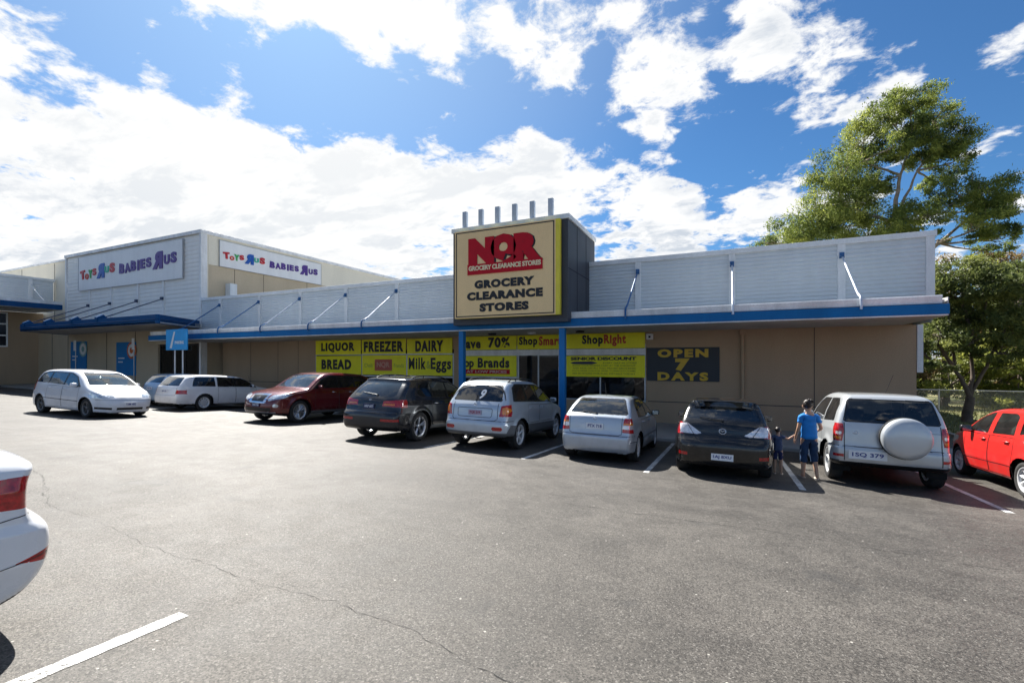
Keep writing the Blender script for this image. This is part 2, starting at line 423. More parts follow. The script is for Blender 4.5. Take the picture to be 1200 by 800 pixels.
M_yel = panel_mat('yellow vinyl', (.92, .86, .010), .45, streak=.06)
M_alu = panel_mat('window aluminium', (.52, .54, .56), .35, .3)
M_ink = mat('black ink', (.010, .010, .012), .5)
M_red = mat('sign red', (.52, .006, .018), .5, spec=.2)
M_ored = mat('orange red ink', (.50, .06, .015), .5)
M_tan = panel_mat('sign tan', (.95, .66, .32), .45, streak=.05)
M_yedge = mat('sign yellow edge', (.80, .66, .05), .45)
M_cream_t = mat('cream lettering', (.85, .74, .45), .5)
M_navyboard = panel_mat('dark board', (.025, .032, .042), .5, streak=.1)
M_gold = mat('gold lettering', (.62, .40, .015), .45)
M_shopglass = glass_mat('shop glass', (.16, .18, .19), .45)
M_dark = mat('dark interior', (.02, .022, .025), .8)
M_signwhite = panel_mat('white sign face', (.82, .82, .81), .4, streak=.05)

def corr(mb, axis, a0, a1, base, z0, z1, pitch=.125, depth=.030, mi=0, sgn=-1):
    """horizontal ribbed cladding between a0..a1 along x ('y' plane) or y ('x' plane)"""
    z = z0; pr = []
    while z < z1-1e-6:
        for dz, d in ((0, 0), (.30, 0), (.42, 1), (.88, 1)):
            zz = z+dz*pitch
            if zz < z1: pr.append((zz, d*depth))
        z += pitch
    pr.append((z1, 0)); v = []
    for zz, d in pr:
        for a in (a0, a1): v.append((a, base+sgn*d, zz) if axis == 'y' else (base+sgn*d, a, zz))
    f = [(2*i, 2*i+1, 2*i+3, 2*i+2) for i in range(len(pr)-1)]
    if sgn*(1 if axis == 'y' else -1) > 0: f = [t[::-1] for t in f]
    mb.add(v, f, mi)

# ------------------------------------------------------------------ grocery store
store = empty('grocery_store', (0, 18, gz(-10, 15)), 'long low grocery store with blue fascia, ribbed pale blue parapet and brown walls', 'building')
SO = store.location.copy()
def each(name, boxes, m, wrap, bevel=0):
    for q in boxes: wrap(MB().box(*q).build(name, m, bevel=bevel))
def sp(o):                       # keep world placement while parented to the store Empty
    o.parent = store; o.location = (-SO.x, -SO.y, -SO.z); return o
WY = 18.0; Zs = 2.80
openings = [(-19.98, -11.30, .10, 2.02), (-11.0, -2.76, gz(-8, 15)+.1, 2.26)]
mb = MB()
mb.box(-27.7, -20.0, WY, WY+.3, -.8, Zs); mb.box(-20.0, -11.0, WY, WY+.3, -.8, .10); mb.box(-20.0, -2.76, WY, WY+.3, 2.24, Zs)
mb.box(-11.30, -10.95, WY, WY+.3, .10, 2.24); mb.box(-6.0, -2.76, WY, WY+.3, -1.0, .16)
mb.box(-2.76, 5.26, WY, WY+.3, -1.2, Zs)
mb.box(5.0, 5.26, WY+.3, 45, -1.2, Zs+2); mb.box(-27.7, 5.26, 45, 45.3, -1.2, Zs+2)
mb.box(-27.75, -27.7, WY, 45, -1.2, Zs)
sp(mb.build('wall', M_wall))
# precast joints, as narrow proud cover strips plus a horizontal one low down
mat('joint sealant', (.09, .075, .065), .9)
each('wall_joint', [(x-.012, x+.012, WY-.006, WY, -.9, Zs) for x in (-25.2, -22.9, -21.3, .55, 2.62)]+[(-2.7, 5.2, WY-.009, WY, .16, .19), (-27.6, -20.0, WY-.009, WY, .50, .53)], MATS['joint sealant'], sp)
# parapet with pilasters
PY = 16.86; PZ0, PZ1 = 3.28, 5.37
bayx = [-27.9, -26.15, -22.85, -19.75, -16.65, -13.6]; bayx2 = [-2.87, .16, 3.14]
mb = MB()
corr(mb, 'y', -27.88, -9.0, PY, PZ0, PZ1-.12)
corr(mb, 'y', -4.7, 5.26, PY, PZ0, PZ1-.12)
corr(mb, 'x', PY, 45, 5.26, Zs, PZ1-.12, sgn=1)
sp(mb.build('parapet_cladding', M_clad))
mb = MB()
mb.box(-27.9, -9.02, PY-.09, PY+.35, PZ1-.16, PZ1); mb.box(-4.64, 5.36, PY-.09, PY+.35, PZ1-.16, PZ1)
mb.box(5.0, 5.36, PY+.35, 45, PZ1-.16, PZ1)
mb.box(-27.9, -9.02, PY+.05, PY+.3, Zs+.2, PZ1-.165); mb.box(-4.64, 5.2, PY+.05, PY+.3, Zs+.2, PZ1-.165)
sp(mb.build('parapet_capping', M_trim, bevel=.008))
pil = [x for x in bayx[1:]]+bayx2
for x in pil+[5.22, -9.25]:
    o = MB().box(x-.10, x+.10, PY-.065, PY+.04, PZ0, PZ1-.16).build('pilaster', M_trim, bevel=.006); sp(o)
# awning: soffit, blue fascia, pale gutter, deck
CY = 14.6
for (x0, x1) in ((-28.9, 4.90),):
    o = MB().box(x0, x1, CY, CY+.06, 2.833, 3.085).build('fascia', M_blue, bevel=.004); sp(o)
    mb = MB(); mb.prism([(CY+.07, 3.104), (CY+.04, 3.28), (CY+.06, 3.31), (CY+.30, 3.31), (CY+.30, 3.24), (CY+.10, 3.24), (CY+.12, 3.104)], 'x', x0+.1, x1-.12)
    sp(mb.build('gutter', M_gut, recalc=True))
    sp(MB().box(x0+.05, x1-.05, CY+.14, WY-.0, 3.12, 3.2).build('awning_deck', M_roof))
    mb = MB(); mb.box(x0+.05, x1-.02, CY+.062, WY, 2.80, 2.83); mb.box(x1-.02, x1, CY+.062, WY, 2.80, 3.25)
    for k in range(int((x1-x0)/2.4)): mb.box(x0+2.4*k+1.2, x0+2.4*k+1.23, CY+.1, WY-.02, 2.793, 2.80)
    sp(mb.build('soffit', M_soffit))
sp(MB().box(-28.9, 4.88, CY+.02, CY+.055, 2.80, 2.831).build('fascia_edge', M_gut))
# roof
mb = MB(); mb.box(-27.7, 5.0, PY+.35, 45, 4.3, 4.4); sp(mb.build('roof', M_roof))
# tie rods with brackets over the gutter
M_rod = mat('rod pale paint', (.55, .6, .68), .35, .3); M_rodb = mat('rod blue paint', (.02, .11, .28), .4)
for i, x in enumerate(pil):
    t = MB(); mrod = M_rodb if (i in (0, 1, 5)) else M_rod
    t.tube([(x, PY-.10, 4.86), (x, CY+.22, 3.42)], .028, 8); sp(t.build('tie_rod', mrod))
    b = MB(); b.tube([(x, CY+.30, 3.48), (x, CY+.02, 3.36), (x, CY-.035, 3.26), (x, CY-.035, 3.02)], .032, 8)
    sp(b.build('rod_bracket', M_rodb if i < 6 else M_rod))
    b = MB(); b.box(x-.06, x+.06, PY-.13, PY-.066, 4.78, 4.95); b.tube([(x, PY-.20, 4.80), (x, PY-.08, 4.88)], .045, 8); sp(b.build('rod_anchor', M_rodb))
# downpipes
t = MB(); t.tube([(.5, WY-.09, -.8), (.5, WY-.09, 2.80)], .055, 12); t.box(.42, .58, WY-.15, WY, 2.6, 2.8); sp(t.build('downpipe', M_wall))
t = MB(); t.box(5.27, 5.42, WY-.02, WY+.16, 1.34, 2.80); sp(t.build('downpipe', M_trim, bevel=.01))
# pale return panel
# pillars
for x in (-8.92, -5.0):
    o = MB().box(x-.10, x+.10, CY+.09, CY+.29, gz(x, 15)+.1, 2.80).build('pillar', M_pillar, bevel=.01); sp(o)
# shop front frames
mb = MB()
def frame(x0, x1, z0, z1, t=.05, d=.1, y=WY-.02):
    mb.box(x0, x1, y, y+d, z1-t, z1); mb.box(x0, x1, y, y+d, z0, z0+t); mb.box(x0, x0+t, y, y+d, z0+t, z1-t); mb.box(x1-t, x1, y, y+d, z0+t, z1-t)
frame(-19.98, -11.30, .10, 2.05)
for x in (-16.74, -13.94): mb.box(x-.03, x+.03, WY-.02, WY+.08, .15, 2.0)
mb.box(-19.93, -11.35, WY-.022, WY+.07, .92, .99)
frame(-10.95, -8.12, gz(-9, 15)+.12, 2.26); mb.box(-10.9, -8.17, WY-.022, WY+.07, .95, 1.02)
frame(-8.1, -6.2, gz(-7, 15)+.12, 2.26, .06); mb.box(-7.18, -7.12, WY-.02, WY+.08, -.65, 2.2)
frame(-6.0, -2.78, .14, 2.26); mb.box(-4.55, -4.5, WY-.02, WY+.08, .19, 1.05)
mb.box(-10.95, -2.78, WY-.03, WY+.08, 2.262, 2.34)
sp(mb.build('window_frame', M_alu, bevel=.004))
# white band over the doors
sp(MB().box(-10.95, -2.78, WY-.045, WY-.032, 1.93, 2.17).build('door_header', M_gut))
for (x0, x1, z0, z1) in ((-19.93, -16.77, .15, 2.0), (-16.71, -13.97, .15, 2.0), (-13.91, -11.35, .15, 2.0), (-10.9, -8.17, -.62, 2.21), (-8.04, -7.18, -.62, 2.2), (-7.12, -6.26, -.62, 2.2), (-5.95, -2.83, .19, 2.21)):
    sp(MB().box(x0, x1, WY+.02, WY+.032, z0, z1).build('glass_pane', M_shopglass))
# interior: floor, back, shelving with stock, ceiling lights
mb = MB(); mb.box(-20.4, -1.5, WY+.31, 30, -.75, -.62); sp(mb.build('shop_floor', mat('shop floor', (.28, .27, .25), .4)))
mb = MB(); mb.box(-20.4, -1.5, 30, 30.2, -.6, 3.2); mb.box(-20.6, -20.4, WY+.31, 30, -.6, 3.2); mb.box(-1.5, -1.3, WY+.31, 30, -.6, 3.2); mb.box(-20.4, -1.5, WY+.31, 30, 3.0, 3.1)
sp(mb.build('shop_lining', mat('shop lining', (.07, .07, .075), .8)))
stockc = [mat('stock %s' % n, c, .5) for n, c in (('red', (.5, .04, .03)), ('white', (.6, .6, .6)), ('blue', (.04, .1, .4)), ('yellow', (.6, .45, .05)), ('green', (.05, .25, .08)))]
for k, x in enumerate((-18.5, -15.8, -13.1, -9.8, -5.6, -3.4)):
    mb = MB()
    for lv in range(5):
        z = -.6+.42*lv; mb.box(x-.35, x+.35, 20.2, 27, z, z+.03, 5)
        y = 20.25
        while y < 26.5:
            w = random.uniform(.12, .35); h = random.uniform(.15, .34)
            mb.box(x-.33, x+.33, y, y+w-.01, z+.032, z+h, random.randrange(5)); y += w
    tag(mb.build('shelf_unit', stockc+[M_alu]), ['stocked shop shelf unit behind the left end of the yellow liquor and bread windows', 'stocked shop shelf unit behind the freezer sign window', 'stocked shop shelf unit behind the dairy sign window',
        'stocked shop shelf unit behind the window left of the shop doors', 'stocked shop shelf unit behind the left half of the senior discount window', 'stocked shop shelf unit behind the right half of the senior discount window'][k], 'shelf', 'shelf units inside the store')
# ceiling fluorescent tubes seen lit through the door
M_tube = mat('lit tube', (.9, .9, .9), .5, emis=(1, 1, 1, 2.0))
for k, y in enumerate((20.5, 22.5, 25)):
    sp(MB().box(-8.9, -6.0, y, y+.09, 2.90, 2.96).build('ceiling_tube', M_tube))
# soffit fittings
for k, (px, m_, lb) in enumerate(((-8.6, M_dark, 'small dark light fitting under the awning beside the left blue pillar'), (-6.9, M_white, 'small white light fitting under the awning between the blue pillars'), (-5.0, M_dark, 'small dark light fitting under the awning behind the right blue pillar'))):
    t = MB(); t.lathe([(.0, 0), (.16, 0), (.15, .06), (.0, .07)], 16, M=Matrix.Translation((px+.15, 16.3, 2.79)) @ Matrix.Rotation(R(-90), 4, 'X'))
    o = t.build('ceiling_light', m_, recalc=True); tag(o, lb, 'light', 'lights under the awning')
t = MB(); t.box(-2.74, -2.5, WY-.16, WY-.001, 2.50, 2.72); o = t.build('alarm_box', M_white, bevel=.015); tag(o, 'small white alarm box at the top right corner of the ShopRight window sign', 'alarm box')
o.data.materials.append(M_dark); MB().box(-2.66, -2.58, WY-.165, WY-.161, 2.56, 2.64).build('lens', M_dark, o)

# ------------------------------------------------------------------ yellow window signs
YS = WY-.05
GY = 'yellow signs in the shop windows'
def board(name, lab, x0, x1, z0, z1, m=M_yel, y=YS, d=.012, group=GY, cat='sign'):
    o = MB().box(x0, x1, y, y+d, z0, z1).build(name, m); return tag(o, lab, cat, group)
rows = [('LIQUOR', 'top yellow window sign reading LIQUOR in black capitals', -19.93, -16.79, 2.03, 2.77, .74, M_ink),
        ('FREEZER', 'top yellow window sign reading FREEZER in black capitals', -16.72, -13.98, 2.05, 2.77, .9, M_ink),
        ('DAIRY', 'top yellow window sign reading DAIRY in black capitals', -13.90, -11.36, 2.05, 2.75, .62, M_ink),
        ('BREAD', 'lower yellow window sign reading BREAD in black capitals', -19.93, -16.79, 1.02, 1.96, .66, M_ink),
        ('Milk & Eggs', 'lower yellow window sign reading Milk and Eggs', -13.90, -11.36, 1.02, 1.98, .93, M_ink)]
for s_, lab, x0, x1, z0, z1, wf, m_ in rows:
    b = board('window_sign', lab, x0, x1, z0, z1, y=YS if z0 > 2 else YS+.02)
    yb = (YS if z0 > 2 else YS+.02)
    w = (x1-x0)*wf; h = .50 if z0 > 2 else .50
    if s_ == 'Milk & Eggs':
        text_obj('lettering', 'Milk', M_ink, ('y', yb), x0+.58, 1.58, .98, .55, b, .036, spacing=1.2)
        text_obj('lettering', '&', mat('pale ink', (.42, .48, .05), .5), ('y', yb), x0+1.22, 1.52, .22, .36, b, .02)
        text_obj('lettering', 'Eggs', M_ink, ('y', yb), x1-.63, 1.50, 1.12, .70, b, .036, spacing=1.16)
    else:
        zc = (z0+z1)/2 if z0 > 2 else 1.52
        text_obj('lettering', s_, m_, ('y', yb), (x0+x1)/2-(.12 if s_ == 'BREAD' else 0), zc, w, h+.02, b, .058, spacing=1.24)
b = board('window_sign', 'lower yellow window sign with a small red panel between faint words', -16.72, -13.98, 1.02, 1.98, y=YS+.02)
o = MB().box(-15.9, -14.82, YS+.005, YS+.019, 1.22, 1.78).build('red_panel', mat('faded red panel', (.45, .07, .04), .4), b, bevel=.02)
text_obj('lettering', 'NQR', mat('pale red ink', (.6, .3, .22), .5), ('y', YS+.005), -15.36, 1.5, .8, .3, b, .03)
text_obj('lettering', 'Deli', mat('pale ink', (.42, .48, .05), .5), ('y', YS+.02), -16.3, 1.48, .5, .2, b, .0)
text_obj('lettering', 'Foods', mat('pale ink', (.42, .48, .05), .5), ('y', YS+.02), -14.4, 1.48, .6, .2, b, .0)
b = board('window_sign', 'yellow sign reading Save 70% between the blue pillars', -10.94, -8.14, 2.19, 2.78)
text_obj('lettering', 'Save', M_ink, ('y', YS), -10.38, 2.47, 1.0, .44, b, .045, spacing=1.16); text_obj('lettering', '70%', M_ink, ('y', YS), -8.98, 2.5, 1.05, .46, b, .045, spacing=1.16)
b = board('window_sign', 'yellow sign reading Top Brands above a red strip', -10.94, -8.14, 1.03, 1.92)
text_obj('lettering', 'Top', M_ink, ('y', YS), -10.62, 1.56, .78, .52, b, .035); text_obj('lettering', 'Brands', M_ink, ('y', YS), -9.25, 1.62, 1.55, .45, b, .045, spacing=1.16)
MB().box(-10.75, -8.45, YS-.006, YS-.001, 1.13, 1.33).build('red_strip', M_red, b)
text_obj('lettering', 'AT LOW PRICES', mat('pale ink2', (.7, .45, .4), .5), ('y', YS-.006), -9.6, 1.23, 2.0, .12, b, .03)
b = board('window_sign', 'yellow sign reading ShopSmart above the shop doors', -8.10, -6.08, 2.19, 2.78)
text_obj('lettering', 'Shop', M_ink, ('y', YS), -7.6, 2.5, .84, .44, b, .045, spacing=1.16); text_obj('lettering', 'Smart', M_ored, ('y', YS), -6.62, 2.53, .98, .38, b, .045, spacing=1.16)
b = board('window_sign', 'yellow sign reading ShopRight over the window right of the doors', -5.98, -2.80, 2.19, 2.78)
text_obj('lettering', 'Shop', M_ink, ('y', YS), -4.83, 2.50, .84, .46, b, .045, spacing=1.16); text_obj('lettering', 'Right', M_ored, ('y', YS), -3.94, 2.50, .86, .46, b, .045, spacing=1.16)
b = board('window_sign', 'yellow senior discount sign with rows of small print', -5.98, -2.80, 1.07, 1.90)
text_obj('lettering', 'SENIOR DISCOUNT', M_ink, ('y', YS), -4.42, 1.79, 2.6, .13, b, .05)
pk = mat('dark pen shape', (.02, .02, .06), .5)
v = [(-5.75, YS-.004, 1.62), (-5.6, YS-.004, 1.67), (-4.85, YS-.004, 1.68), (-4.62, YS-.004, 1.62), (-4.85, YS-.004, 1.56), (-5.6, YS-.004, 1.57)]
MB().add(v, [tuple(range(6))]).build('pen_mark', pk, b)
olive = mat('olive small print', (.22, .25, .015), .5)
for k, s_ in enumerate(('EVERY DAY IN STORE', 'SHOW YOUR SENIORS CARD AT THE CHECKOUT', 'AND SAVE ON ALL FULL PRICED GROCERIES', 'EXCLUDES LIQUOR AND TOBACCO ITEMS', 'SEE IN STORE FOR FULL DETAILS TODAY')):
    text_obj('lettering', s_, olive, ('y', YS), -3.75 if k == 0 else -4.4, 1.62-.105*k, 1.3 if k == 0 else 2.5, .06, b, .01, flat=True)
b = MB().box(-2.73, -.23, WY-.05, WY-.008, .955, 2.19).build('wall_sign', M_navyboard); tag(b, 'dark wall sign reading OPEN 7 DAYS in gold letters', 'sign')
text_obj('lettering', 'OPEN', M_gold, ('y', WY-.05), -1.47, 1.98, 1.75, .31, b, .06, spacing=1.3)
text_obj('lettering', '7', M_gold, ('y', WY-.05), -1.47, 1.56, .50, .46, b, .08)
text_obj('lettering', 'DAYS', M_gold, ('y', WY-.05), -1.47, 1.13, 1.75, .31, b, .055, spacing=1.35)

# ------------------------------------------------------------------ pylon sign box on the awning
bx0, bx1 = -9.0, -4.65
sb = empty('sign_tower', (-6.8, 14.3, 3.0), 'charcoal sign tower with a tan grocery board and six short fins on top', 'sign')
def sbp(o): o.parent = sb; o.location = (6.8, -14.3, -3.0); return o
sbp(MB().box(bx0, bx1, 14.3, 17.6, 3.115, 6.30).build('tower_casing', M_box))
mb = MB(); mb.box(bx0, bx1, 14.3, CY-.01, 2.98, 3.11); sbp(mb.build('tower_base', M_box))
each('panel_joint', [(bx1+.001, bx1+.006, y-.012, y+.012, 3.2, 6.28) for y in (15.3, 16.4)]+[(bx1+.001, bx1+.007, 14.32, 17.58, 4.7, 4.72)], mat('joint dark', (.012, .012, .014), .8), sbp)
mb = MB(); mb.box(bx0-.05, bx1+.05, 14.24, 17.65, 6.305, 6.46); sbp(mb.build('tower_capping', M_trim, bevel=.01))
for i in range(6):
    x = -8.55+.656*i; o = MB().box(x-.085, x+.085, 14.32, 14.44, 6.3, 7.06).build('fin', M_fin, bevel=.008); sbp(o)
o = MB().box(-8.80, -4.86, 14.08, 14.24, 3.19, 6.28).build('sign_board', [M_yedge], bevel=.006); sbp(o); bd = o
def bdp(o): o.parent = bd; return o
o = MB().box(-8.795, -5.0, 14.068, 14.079, 3.195, 6.275).build('sign_face', M_tan, bd)
mb = MB(); x0, x1, z0, z1 = -8.74, -5.04, 3.24, 6.23
for q in ((x0, x1, z1-.035, z1), (x0, x1, z0, z0+.035), (x0, x0+.035, z0+.036, z1-.036), (x1-.035, x1, z0+.036, z1-.036)): mb.box(q[0], q[1], 14.060, 14.067, q[2], q[3])
mb.build('border_line', M_ink, bd)
F = ('y', 14.066)
for s_, cx, w in (('N', -7.72, 1.02), ('Q', -6.86, .98), ('R', -5.98, 1.00)):
    hh = .93 if s_ != 'Q' else 1.02
    text_obj('lettering', s_, M_ink, ('y', 14.068), cx+.05, 5.47, w+.04, hh+.02, bd, .075, .008)
    text_obj('lettering', s_, M_red, ('y', 14.058), cx, 5.50, w, hh, bd, .10, .012)
MB().box(-8.26, -5.44, 14.040, 14.062, 4.70, 5.06).build('red_bar', M_red, bd)
text_obj('lettering', 'GROCERY CLEARANCE STORES', M_cream_t, ('y', 14.040), -6.85, 4.92, 2.72, .17, bd, .045, .006, spacing=.95)
for s_, w, z in (('GROCERY', 2.25, 4.35), ('CLEARANCE', 2.85, 3.95), ('STORES', 1.85, 3.54)):
    text_obj('lettering', s_, M_ink, F, -6.86, z, w, .29, bd, .07, spacing=1.16)

# ------------------------------------------------------------------ toy store building
toy = empty('toy_store', (-36, 17, gz(-36, 15)), 'tall pale cladded toy store building with cream side wall at the left', 'building')
TO = toy.location.copy()
def tp(o): o.parent = toy; o.location = (-TO.x, -TO.y, -TO.z); return o
TX0, TX1, TY, TT = -43.8, -27.95, 16.86, 9.40
each('core_wall', [(TX0, TX1, TY+.06, TY+.4, 3.9, TT-.2), (TX0, TX1-.01, 45, 45.3, -.5, TT-.2)], M_cream, tp)
mb = MB(); corr(mb, 'y', TX0+.12, TX1-.12, TY+.03, 3.95, TT-.25, pitch=.25, depth=.02); tp(mb.build('front_cladding', M_clad2))
each('corner_trim', [(TX0-.05, TX0+.12, TY-.06, TY+.3, 3.9, TT-.2), (TX1-.12, TX1+.06, TY-.06, TY+.3, -.6, TT-.2)], M_gut, tp)
mb = MB(); mb.box(TX0-.08, TX1+.1, TY-.10, TY+.5, TT-.2, TT); mb.box(TX1-.3, TX1+.1, TY+.5, 45.3, TT-.2, TT); tp(mb.build('capping', M_gut, bevel=.01))
mb = MB(); mb.box(TX0, TX1-.31, TY+.5, 45, TT-1.0, TT-.9); tp(mb.build('roof', M_roof))
# side wall facing right: cream band above beige panels
mb = MB(); mb.box(TX1-.3, TX1, TY+.41, 45, 7.45, TT-.2); tp(mb.build('side_band', M_cream))
mb = MB(); mb.box(TX1-.3, TX1-.03, TY+.41, 45, -.6, 7.44); tp(mb.build('side_wall', M_wall2))
each('wall_joint', [(TX1-.029, TX1-.024, y-.015, y+.015, 4.5, 7.43) for y in (18.9, 20.9, 24.4, 28.5)], MATS['joint sealant'], tp)
mb = MB(); mb.box(TX1-.02, TX1+.45, 18.3, 18.75, 4.5, 6.45); tp(mb.build('roof_duct', M_trim, bevel=.02))
# lower wall under the canopy
mb = MB(); mb.box(-48.5, -32.6, 17.0, 17.3, -.6, 3.9); mb.box(-28.4, -27.96, 17.0, 17.3, -.6, 3.9); mb.box(-32.6, -28.4, 17.0, 17.3, 2.75, 3.9)
tp(mb.build('lower_wall', M_wall2))
each('wall_joint', [(x-.03, x+.03, 16.99, 17.0, -.5, 3.9) for x in (-46.3, -43.9, -38.6, -35.1)], MATS['joint sealant'], tp)
# recessed dark entrance
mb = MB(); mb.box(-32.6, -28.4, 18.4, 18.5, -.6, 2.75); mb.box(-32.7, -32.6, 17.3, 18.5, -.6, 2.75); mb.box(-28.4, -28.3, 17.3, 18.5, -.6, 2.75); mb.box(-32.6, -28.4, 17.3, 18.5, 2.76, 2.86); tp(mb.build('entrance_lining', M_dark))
mb = MB(); mb.box(-32.6, -28.4, 17.12, 17.2, 2.65, 2.75)
for x in (-32.6, -31.25, -30.0, -28.8): mb.box(x, x+.06, 17.12, 17.2, -.4, 2.64)
tp(mb.build('entrance_frame', mat('dark bronze frame', (.05, .045, .045), .4, .3)))
for x in (-32.54, -31.19, -29.94): tp(MB().box(x, x+1.2, 17.15, 17.165, -.38, 2.63).build('glass_pane', M_shopglass))
# blue canopy
mb = MB(); mb.prism([(-41.0, 13.5), (-25.9, 13.5), (-27.88, TY-.1), (-27.88, TY+.02), (-43.9, TY+.02)], 'z', 3.62, 3.68)
cz0, cz1 = 3.60, 4.05
out = [(-43.9, TY), (-41.0, 13.5), (-25.9, 13.5), (-27.9, TY-.12)]
c = MB()
for (a, b) in zip(out, out[1:]):
    d = Vector((b[0]-a[0], b[1]-a[1], 0)).normalized(); q = Vector((-d.y, d.x, 0))*.12
    c.add([(a[0], a[1], cz0), (b[0], b[1], cz0), (b[0]+q.x, b[1]+q.y, cz0), (a[0]+q.x, a[1]+q.y, cz0), (a[0], a[1], cz1), (b[0], b[1], cz1), (b[0]+q.x, b[1]+q.y, cz1), (a[0]+q.x, a[1]+q.y, cz1)],
          [(0, 1, 5, 4), (1, 2, 6, 5), (2, 3, 7, 6), (3, 0, 4, 7), (4, 5, 6, 7), (0, 3, 2, 1)])
    c.add([(a[0]-q.x*.5, a[1]-q.y*.5, cz0+.20), (b[0]-q.x*.5, b[1]-q.y*.5, cz0+.20), (b[0], b[1], cz0+.24), (a[0], a[1], cz0+.24)], [(0, 1, 2, 3)])
tp(c.build('canopy_fascia', M_blue2))
tp(mb.build('canopy_soffit', M_soffit, recalc=True))
mb = MB(); mb.prism([(-40.9, 13.62), (-26.1, 13.62), (-27.95, TY), (-43.8, TY)], 'z', 3.70, 3.86); tp(mb.build('canopy_deck', M_roof, recalc=True))
# strips and rods above the canopy
for x in (-40.5, -37.7, -34.5, -31.7):
    tp(MB().box(x-.08, x+.08, TY-.05, TY+.02, 4.0, 6.68).build('cover_strip', M_signwhite))
    t = MB(); t.tube([(x-.0, TY-.06, 5.55), (x, 13.75, 4.1)], .03, 6); t.box(x-.1, x+.1, TY-.17, TY-.06, 5.48, 5.66); tp(t.build('tie_rod', mat('rod navy', (.03, .05, .10), .4)))
    t = MB(); t.prism([(13.45, 3.9), (13.45, 4.12), (13.75, 4.3), (14.0, 4.05)], 'x', x-.12, x+.12); tp(t.build('rod_bracket', M_blue2, recalc=True))
# set-back wall further left
mb = MB(); mb.box(-75, TX0-.06, 17.4, 17.7, 3.9, 9.25); tp(mb.build('set_back_wall', M_cream))
mb = MB(); mb.box(-75, TX0-.06, 17.3, 17.75, 9.25, 9.38); tp(mb.build('set_back_capping', M_gut))
for x in (-47.0, -52.5): tp(MB().box(x-.02, x+.02, 17.385, 17.399, 4, 9.2).build('wall_joint', MATS['joint sealant']))

# left wing: shop front running towards the viewer
wing = empty('side_wing', (-48.5, 10, gz(-48, 10)), 'grey parapet wing with blue awning edge at the far left of the car park', 'building')
WO = wing.location.copy()
def wp(o): o.parent = wing; o.location = (-WO.x, -WO.y, -WO.z); return o
wx = -48.5
mb = MB(); mb.box(wx-.3, wx, -12, 17.28, -.6, 5.4)
wp(mb.build('wall', M_wall))
mb = MB(); corr(mb, 'x', -12, 17.2, -46.7, 5.9, 7.75, pitch=.16, sgn=1); wp(mb.build('parapet_cladding', M_clad))
mb = MB(); mb.box(-47.0, -46.6, -12, 17.28, 7.75, 7.92); mb.box(-47.0, -46.75, -12, 17.2, 5.4, 7.74); wp(mb.build('parapet_capping', M_trim))
for y in (4, 8, 12, 15.9): wp(MB().box(-46.69, -46.6, y-.12, y+.12, 5.9, 7.74).build('pilaster', M_trim))
wp(MB().box(-44.3, -44.2, -12, 16.8, 5.45, 5.80).build('fascia', M_blue2))
wp(MB().box(-44.45, -44.25, -12, 16.82, 5.81, 6.02).build('gutter', M_gut))
wp(MB().box(-48.5, -44.32, -12, 16.8, 5.42, 5.5).build('soffit', M_soffit))
for y in (12, 15.9):
    t = MB(); t.tube([(-46.6, y, 7.3), (-44.5, y, 6.05)], .04, 6); wp(t.build('tie_rod', M_signwhite))
wn = MB(); wn.box(wx+.001, wx+.05, 6.0, 15.3, 2.75, 5.3); o = wp(wn.build('window', M_gut))
for (y0, y1) in ((6.1, 9.0), (9.1, 12.1), (12.2, 15.2)):
    for (z0, z1) in ((2.85, 3.55), (3.65, 4.4), (4.5, 5.2)):
        MB().box(wx+.051, wx+.056, y0, y1, z0, z1).build('pane', mat('dark pane', (.02, .022, .03), .12), o)
mb = MB(); mb.box(-75, wx-.3, -12, 17.2, 5.3, 5.4); wp(mb.build('roof', M_roof))

